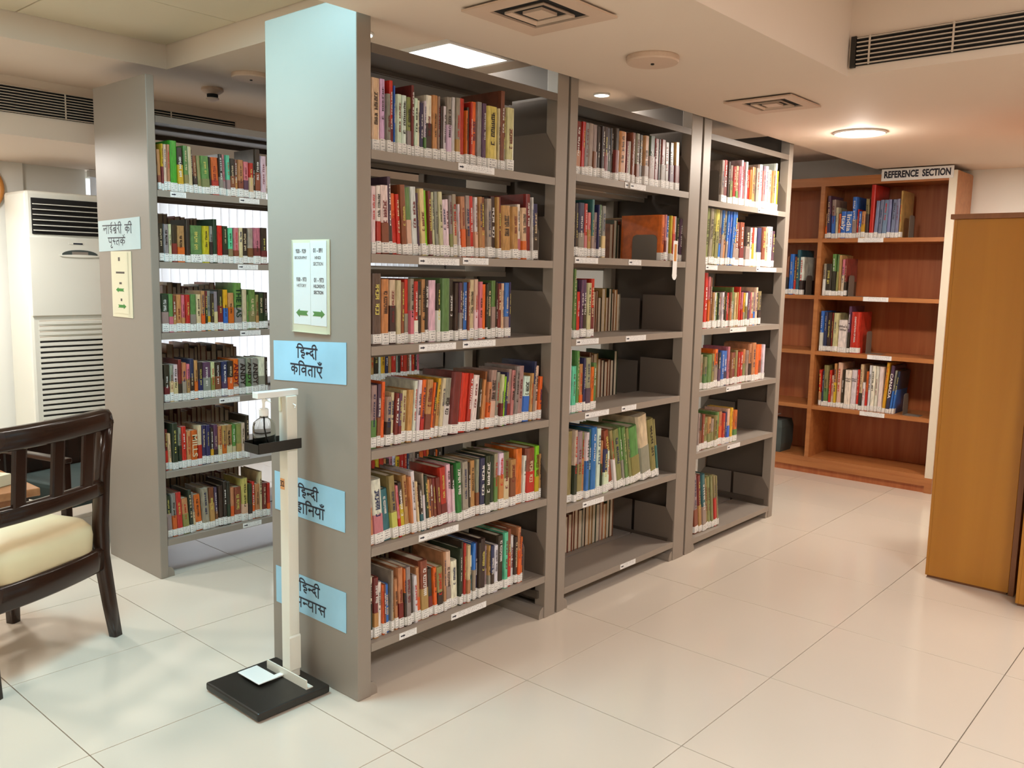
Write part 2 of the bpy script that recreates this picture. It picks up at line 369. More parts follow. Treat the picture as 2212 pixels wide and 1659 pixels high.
# long louvre in the left bulkhead (faces +X)
t = empty('air_grille', (-2.4, -0.9, 2.035)); tag(t, 'long dark slatted air grille in the bulkhead above the tower air conditioner', 'air grille')
MB().box(0.0, 0.004, 0, 1.96, 0, 0.122).build('recess', 'black_gap', t)
for k in range(10): MB().box(0.004, 0.013, 0, 1.96, 0.002+k*0.0128, 0.0052+k*0.0128).build('slat', 'grille_metal', t)
for y in (0.16, 0.60, 1.05, 1.58, 1.955): MB().box(0.013, 0.016, y, y+0.006, 0, 0.122).build('mullion', 'grille_metal', t)
# louvre in the right coffer (faces -Y)
t = empty('air_grille', (0.83, 1.55, 2.100)); tag(t, 'dark slatted air grille in the raised ceiling on the right', 'air grille')
MB().box(0, 2.2, -0.004, 0, 0, 0.098).build('recess', 'black_gap', t)
for k in range(7): MB().box(0.02, 2.2, -0.013, -0.004, 0.004+k*0.0145, 0.0075+k*0.0145).build('slat', 'grille_metal', t)
for x in (0.062, 0.332, 0.60, 0.87, 1.14): MB().box(x, x+0.006, -0.016, -0.013, 0, 0.098).build('mullion', 'grille_metal', t)
MB().box(0.0, 0.018, -0.015, -0.004, -0.006, 0.1).build('end_cap', 'black_metal', t)

# ================================================================== blinds, air conditioner, clock
t = empty('window_blind', (-3.55, 0.76, 0.0)); tag(t, 'white vertical blinds glowing behind the left steel rack', 'blinds')
MB().box(-0.02, 0.02, -0.02, 2.84, 1.89, 1.93).build('head_rail', 'paper_white', t)
sl = MB().box(-0.0008, 0.0008, -0.034, 0.034, 0.06, 1.89).mesh('slat'); sl.materials.append(MATS['blind_fabric'])
for k in range(45):
    o = link('slat', sl, t, (0.0, 0.02+k*0.063, 0)); o.rotation_euler = (0, 0, R(9 if k not in (3, 4) else 3))
t = empty('tower_air_conditioner', (-3.2, 0.245, 0)); tag(t, 'cream floor-standing tower air conditioner against the window wall', 'air conditioner')
MB().box(-0.33, -0.012, 0, 0.56, 0.0, 1.755, 0.018).build('body', 'white_plastic', t)
MB().box(-0.012, 0.0, 0.008, 0.552, 1.055, 1.50, 0.004).build('door_panel', 'white_plastic', t)
MB().box(-0.012, -0.004, 0.03, 0.53, 1.515, 1.715, 0.003).build('outlet_recess', 'black_gap', t)
for k in range(6):
    z = 1.538+k*0.029; n = 9; secs = []
    for i in range(n):
        y = 0.034+0.492*i/(n-1); q = 1-((y-0.28)/0.25)**2; x = -0.002+0.014*q
        secs.append([(x, y, z-0.003), (x+0.008, y, z-0.005), (x+0.008, y, z-0.002), (x, y, z+0.0005)])
    MB().sweep(secs).build('louvre', 'white_plastic', t)
MB().box(0.0, 0.002, 0.22, 0.30, 1.463, 1.474).build('badge', 'white_plastic', t)
MB().box(0.002, 0.003, 0.245, 0.297, 1.4645, 1.4725).build('badge_band', 'ink_black', t)
pts = [(0.28+0.10*math.cos(a), 1.405+(0.028 if math.sin(a) > 0 else 0.008)*math.sin(a)) for a in [2*math.pi*i/28 for i in range(28)]]
MB().prism(pts, 'x', -0.002, 0.004).build('display', 'charcoal_bag', t)
MB().box(0.004, 0.005, 0.235, 0.325, 1.404, 1.422).build('display_window', 'steel', t)
pts = [(0.28+0.115*math.cos(a), 1.398+0.008*math.sin(a)) for a in [2*math.pi*i/24 for i in range(24)]]
MB().prism(pts, 'x', 0.001, 0.007).build('button_bar', 'white_plastic', t)
for k in range(30):
    z = 1.035-k*0.0305
    MB().box(-0.0125, -0.011, 0.045, 0.515, z-0.012, z-0.001 if k > 3 else z-0.006).build('intake_slot', 'black_gap' if k > 3 else 'grille_metal', t)
    n = 7; secs = []
    for i in range(n):
        y = 0.042+0.476*i/(n-1); q = 1-((y-0.28)/0.24)**2; x = -0.011+0.010*q
        secs.append([(-0.014, y, z-0.030), (x, y, z-0.0285), (x, y, z-0.0115), (-0.014, y, z-0.010)])
    MB().sweep(secs).build('intake_louvre', 'white_plastic', t)
t = empty('wall_clock', (-3.57, 0.112, 1.775)); tag(t, 'round wall clock with an orange-brown frame beside the air conditioner', 'clock')
MB().lathe([(0.145, 0), (0.152, 0.012), (0.146, 0.03), (0.128, 0.036), (0.112, 0.028), (0.11, 0.0)], n=40, axis='x').build('frame', 'clock_frame', t, True)
MB().lathe([(0.113, 0.0), (0.113, 0.012), (0.01, 0.013)], n=40, axis='x').build('dial', 'paper_white', t)
for a, l in ((35, 0.06), (160, 0.085)):
    o = MB().box(0.014, 0.016, -0.004, 0.004, 0, l).build('hand', 'ink_black', t); o.rotation_euler = (R(a), 0, 0)

# ================================================================== steel racks
def strip(shelf, x, ya, yb, zc, h=0.022, tilt=0.0):
    o = MB().box(0, yb-ya, -0.0012, 0, -h/2, h/2).build('shelf_label', 'shelf_strip', shelf, loc=(x+0.0004, ya, zc)); o.rotation_euler = (0, tilt, R(90))
    a = MB().prism([(0.006, -h*0.10), (0.018, -h*0.10), (0.018, -h*0.2), (0.026, 0.0), (0.018, h*0.2), (0.018, h*0.10), (0.006, h*0.10)], 'y', -0.0017, -0.0012)
    me = a.mesh('arrow'); me.materials.append(MATS['ink_black']); bm = bmesh.new(); bm.from_mesh(o.data); n = len(o.data.polygons); bm.from_mesh(me); bm.to_mesh(o.data); bm.free()
    o.data.materials.append(MATS['ink_black'])
    for pl in o.data.polygons[n:]: pl.material_index = 1
def rack(label, x0, D, y0, y1, tl, tr, levels, H, solid=False, backdz=-0.02, labels=(), depth_books=True, lean_foot=True):
    t = empty('steel_rack', (0, 0, 0)); tag(t, label, 'bookshelf', 'grey steel library racks')
    if solid: MB().box(x0-D, x0, y0, y0+tl, 0, H, 0.003).build('end_panel', 'steel', t)
    for ya, yb, skip in ((y0, y0+tl, solid), (y1-tr, y1, False)):
        if not skip:
            MB().box(x0-0.05, x0, ya, yb, 0, H, 0.002).build('upright', 'steel', t)
            MB().box(x0-D, x0-D+0.05, ya, yb, 0, H, 0.002).build('upright', 'steel', t)
            ym = (ya+yb)/2
            MB().box(x0-D+0.05, x0-0.05, ym-0.012, ym+0.012, 0.05, H-0.004).build('side_sheet', 'steel_shade_print', t)
        s = 1 if ya == y0 else -1; e = yb if s == 1 else ya
        MB().prism([(e, 0), (e+s*0.028, 0), (e+s*0.028, 0.016), (e+s*0.022, 0.034), (e+s*0.010, 0.044), (e, 0.046)], 'x', x0-D+0.01, x0-0.004).build('foot', 'steel', t)
        MB().box(x0-D+0.06, x0-0.03, *sorted((e, e+s*0.012)), 0.075, 0.105).build('foot_brace', 'steel_shade_print', t)
    ya, yb = y0+tl, y1-tr; xm = x0-D/2
    for i, z in enumerate(levels):
        def prof(xf, xb, z, s): return [(xb, z), (xf, z), (xf, z-0.027), (xf-s*0.004, z-0.027), (xf-s*0.004, z-0.005), (xb+s*0.004, z-0.005), (xb+s*0.004, z-0.018), (xb, z-0.018)]
        sh = MB().prism(prof(x0-0.001, xm+0.006, z, 1), 'y', ya+0.001, yb-0.001).build('shelf' if i else 'canopy', 'steel' if i else 'steel_shaded', t)
        for (lv, la, lb, dz) in labels:
            if lv == i: strip(sh, x0-0.001, la, lb, z-0.0135+dz)
        zb = z+(backdz if 0 < i < len(levels)-1 else 0)
        MB().prism(prof(x0-D+0.001, xm-0.006, zb, -1), 'y', ya+0.001, yb-0.001).build('shelf' if i else 'canopy', 'steel' if i else 'steel_shaded', t)
        if i:
            for yy in (ya+0.002, yb-0.0038):
                MB().prism([(xm+0.008, z), (x0-0.006, z), (x0-0.006, z+0.10), (x0-0.05, z+0.165), (xm+0.008, z+0.165)], 'y', yy, yy+0.0018).build('bracket', 'steel_shaded', t)
                MB().prism([(xm-0.008, zb), (x0-D+0.006, zb), (x0-D+0.006, zb+0.10), (x0-D+0.05, zb+0.165), (xm-0.008, zb+0.165)], 'y', yy, yy+0.0018).build('bracket', 'steel_shaded', t)
    return t
Z1 = [2.005, 1.7033, 1.3985, 1.1189, 0.7956, 0.4860, 0.1744]
Z2 = [2.0105, 1.7310, 1.4187, 1.0980, 0.7985, 0.4276, 0.0916]
Z3 = [2.014, 1.711, 1.410, 1.101, 0.801, 0.494, 0.066]
ZL = [1.9611, 1.6622, 1.3669, 1.0678, 0.7683, 0.4681, 0.1680]
DN = 0.462; XLF = -1.4687; DL = 0.49; YL = 0.0977
rack('nearest grey steel rack, packed with Hindi books, with the tall signed end panel', 0.0, DN, 0.0, 0.993, 0.0535, 0.0665, Z1, 2.13, True, -0.045,
     [(1, 0.417, 0.591, 0.002), (2, 0.246, 0.427, -0.003), (2, 0.444, 0.569, 0.002), (3, 0.249, 0.416, 0), (3, 0.449, 0.612, 0.001), (5, 0.254, 0.439, 0.002), (6, 0.409, 0.587, -0.004), (6, 0.171, 0.247, 0)])
rack('middle grey steel rack with the empty bottom shelf', 0.0, DN, 1.0061, 1.9962, 0.0462, 0.0964, Z2, 2.13, False, -0.02,
     [(1, 1.382, 1.40, 0.0), (1, 1.42, 1.538, 0.0), (2, 1.06, 1.211, 0), (2, 1.43, 1.525, 0), (3, 1.083, 1.233, 0.001), (3, 1.43, 1.585, 0), (4, 1.157, 1.323, 0.0), (4, 1.418, 1.53, 0), (5, 1.16, 1.308, 0), (6, 1.453, 1.573, 0)])
rack('farthest grey steel rack, next to the wooden reference bookcase', 0.0, DN, 2.0118, 2.993, 0.0697, 0.0498, Z3, 2.13, False, -0.02,
     [(1, 2.60, 2.84, 0), (2, 2.085, 2.20, 0), (2, 2.62, 2.86, 0), (3, 2.363, 2.542, 0), (4, 2.357, 2.516, 0), (5, 2.401, 2.542, 0)])
rack('left grey steel rack in front of the glowing blinds', XLF, DL, YL, YL+0.99, 0.0358, 0.05, ZL, 2.119, True, 0.01,
     [(1, 0.512, 0.614, 0), (1, 0.19, 0.26, 0), (2, 0.499, 0.601, 0), (3, 0.504, 0.609, 0), (4, 0.393, 0.495, 0), (6, 0.499, 0.597, 0)])
rack('steel rack behind the left one, glimpsed between the Hindi books', XLF, DL, YL+1.0, YL+1.99, 0.05, 0.05, ZL, 2.119, False, 0.01)

# ================================================================== books
def hexc(h):
    f = lambda v: (v/12.92 if v <= 0.04045 else ((v+0.055)/1.055)**2.4)
    return tuple(f(int(h[i:i+2], 16)/255) for i in (0, 2, 4)) + (1.0,)
PAL = {'W': ('e4dfd9', 'white'), 'C': ('d6c09a', 'cream'), 'L': ('d8c2d0', 'pale lilac'), 'S': ('978b80', 'grey'), 'K': ('2a1f1a', 'black'), 'R': ('c22015', 'red'),
       'M': ('74181e', 'maroon'), 'O': ('dc6218', 'orange'), 'Y': ('d4a91a', 'yellow'), 'J': ('cfc263', 'pale yellow'), 'G': ('5b8746', 'green'), 'D': ('17351f', 'dark green'),
       'D2': ('0d7029', 'bright green'), 'D1': ('554a40', 'worn charcoal'), 'F': ('8ccc1e', 'lime green'), 'F2': ('379a1c', 'vivid green'), 'U': ('1f6dc4', 'blue'), 'N': ('1a2856', 'navy'),
       'Q': ('1d666b', 'teal'), 'A': ('58c49b', 'aqua green'), 'T': ('bd8652', 'tan'), 'B': ('85452b', 'brown'), 'V': ('553656', 'purple'), 'P': ('cb7280', 'pink'), 'E': ('87854f', 'olive'), 'I': ('7d86ad', 'slate blue')}
def cover_mesh():
    m = MB(); o = [(0, 1), (0, 0.07), (0.10, 0.012), (0.25, 0), (0.75, 0), (0.90, 0.012), (1, 0.07), (1, 1), (0.925, 1), (0.925, 0.09), (0.075, 0.09), (0.075, 1)]
    m.prism(o, 'z', 0, 1); return m.mesh('book')
COVER = cover_mesh(); COVER.materials.append(MATS['book_cover'])
PAGES = MB().box(0.08, 0.92, 0.092, 0.97, 0.012, 0.985).mesh('page_block'); PAGES.materials.append(MATS['pages'])
def wrap_mesh(g, d, mt, name):
    o = [(-g, d), (-g, 0.06), (0.09, 0.004-g*0.9), (0.25, -g), (0.75, -g), (0.91, 0.004-g*0.9), (1+g, 0.06), (1+g, d), (1+g*0.2, d), (1+g*0.2, 0.07), (0.90, 0.01), (0.75, -g*0.1), (0.25, -g*0.1), (0.10, 0.01), (-g*0.2, 0.07), (-g*0.2, d)]
    me = MB().prism(o, 'z', 0, 1).mesh(name); me.materials.append(MATS[mt]); return me
LABEL = wrap_mesh(0.012, 0.16, 'call_label', 'call_label'); BAND = wrap_mesh(0.006, 0.985, 'cover_print', 'cover_band')
def title_mesh(seed, hindi):
    rnd = random.Random(seed); m = MB(); z = 1.0; y = -0.011
    def q(x0, x1, z0, z1):
        v = [m.bm.verts.new(p) for p in ((x0, y, z0), (x1, y, z0), (x1, y, z1), (x0, y, z1))]; m.bm.faces.new(v)
    n = rnd.randint(7, 13); step = 1.0/n
    gap = {rnd.randint(2, n-2)}
    for k in range(n):
        za = 1-(k+1)*step; zb = 1-k*step-step*0.12
        if k in gap: continue
        if hindi: q(0.72, 0.80, za, 1-k*step)
        s = step*0.30; w = rnd.random()
        q(0.30, 0.72, za+step*0.08, za+step*0.08+s)
        if w < 0.6: q(0.46+0.1*rnd.random(), 0.62, za+step*0.3, zb)
        else: q(0.28, 0.40, za+step*0.3, zb)
        if rnd.random() < 0.5: q(0.36, 0.70, zb-s*0.8, zb)
    me = m.mesh('title_lettering'); me.materials.append(MATS['ink']); return me
TITLES = [title_mesh(s, True) for s in range(6)]; TITLES_L = [title_mesh(40+s, False) for s in range(6)]
ORD = ['zeroth', 'first', 'second', 'third', 'fourth', 'fifth', 'sixth', 'seventh', 'eighth', 'ninth', 'tenth', 'eleventh', 'twelfth', 'thirteenth', 'fourteenth', 'fifteenth', 'sixteenth', 'seventeenth', 'eighteenth', 'nineteenth', 'twentieth']
def ordn(n):
    if n <= 20: return ORD[n]
    if n == 30: return 'thirtieth'
    if n == 40: return 'fortieth'
    return {2: 'twenty', 3: 'thirty', 4: 'forty'}[n//10] + '-' + ORD[n % 10]
SHELFN = ['', 'top', 'second', 'third', 'fourth', 'fifth', 'bottom']
UNIT = {'a': ('hindi_book', 'nearest steel rack'), 'b': ('childrens_book', 'middle steel rack'), 'c': ('childrens_book', 'farthest steel rack'), 'l': ('english_book', 'left steel rack'), 'r': ('reference_book', 'reference bookcase')}
KIND = {'hindi_book': 'Hindi books', 'childrens_book': "children's books", 'english_book': 'English books', 'reference_book': 'reference books'}
LEAN0 = {'a': -20, 'b1': -50, 'b2': -35, 'b3': -30, 'b4': -30, 'b5': -35, 'b7': -76, 'c1': -150, 'c2': -75, 'c3': -80, 'c4': -85, 'c5': -78, 'c6': -110, 'l': -8, 'r': 0}
TEXTS = {('r1', 6): ('Italy', 'W', 1), ('r1', 7): ('India', 'W', 1), ('r3', 6): ("Who's\nWho", 'K', 0), ('r3', 8): ('CONSTITUTION OF INDIA', 'W', 1), ('r4', 20): ('CANADA', 'W', 1),
         ('l4', 16): ('ANDY', 'K', 1), ('l4', 17): ('ANDY', 'K', 1), ('l4', 18): ('ANDY', 'K', 1), ('l4', 15): ('ANDY', 'M', 1), ('l5', 7): ('MILLS', 'C', 1), ('l3', 17): ('THE LAS', 'D', 1), ('r4', 9): ("Who's\nWho", 'K', 0), ('r4', 10): ("Who's\nWho", 'K', 0)}
def make_book(kind, loc, rz, t, d, h, lean, cols, label, group, rnd, spine=True, text=None, sticker=True):
    b = bpy.data.objects.new(kind, COVER); COL.objects.link(b)
    up = t*math.sin(lean) if lean > 0 else 0.0
    b.location = (loc[0], loc[1], loc[2]+up+0.0003); b.rotation_euler = (0, lean, rz); b.scale = (t, d, h)
    j = lambda c: tuple(min(1, max(0.002, (v*0.87+q*0.13)*(0.82+0.30*rnd.random()))) for v, q in zip(hexc(PAL[c][0])[:3], (0.20, 0.14, 0.09))) + (1,)
    b.color = j(cols[0]); tag(b, label, 'book', group)
    link('page_block', PAGES, b)
    if not spine: return b
    dark = cols[0] in 'K R M N Q V B D D1 D2 U G F2'.split()
    if len(cols) > 1:
        f = rnd.uniform(0.35, 0.62); o = link('cover_band', BAND, b, (0, 0, 0.001)); o.scale = (1, 1, f); o.color = j(cols[1])
    if sticker:
        lh = rnd.uniform(0.028, 0.036); o = link('call_label', LABEL, b, (0, 0, rnd.uniform(0.001, 0.006)/h)); o.scale = (1, 1, lh/h)
    if text:
        body, c, vert = text
        if vert:
            L = h*0.62; me = text_mesh(body, 1.0, 0.02); w = max(v.co.x for v in me.vertices)-min(v.co.x for v in me.vertices)
            s = min(L/w, t*1.0); me.transform(Matrix.Rotation(R(90), 4, 'X') @ Matrix.Diagonal((s*min(1.6, L/(w*s)), s, 1, 1)) @ Matrix.Identity(4))
            me.transform(Matrix.Rotation(R(90), 4, 'Y')); zc = 0.58
        else:
            me = text_mesh(body, t*0.34, 0.0003); me.transform(Matrix.Rotation(R(90), 4, 'X')); zc = 0.75
        me.materials.clear(); me.materials.append(MATS['ink']); o = link('title_lettering', me, b, (0.5, -0.012, zc)); o.scale = (1/t, 1/d, 1/h); o.color = hexc(PAL[c][0])
    elif rnd.random() < 0.85:
        me = rnd.choice(TITLES if kind == 'hindi_book' else TITLES_L); o = link('title_lettering', me, b)
        L = rnd.uniform(0.28, 0.55); z0 = rnd.uniform(0.34, 0.92-L); w = rnd.uniform(0.45, 0.95)
        o.scale = (w, 1, L); o.location = (0.5-0.55*w, 0, z0)
        c = rnd.choice(['W', 'W', 'J', 'C']) if dark else rnd.choice(['K', 'K', 'N', 'M', 'R'])
        o.color = hexc(PAL[c][0])
    return b
def size_word(t, h): return ('thin ' if t < 0.013 else 'thick ' if t > 0.032 else '') + ('tall ' if h > 0.235 else 'short ' if h < 0.172 else '')
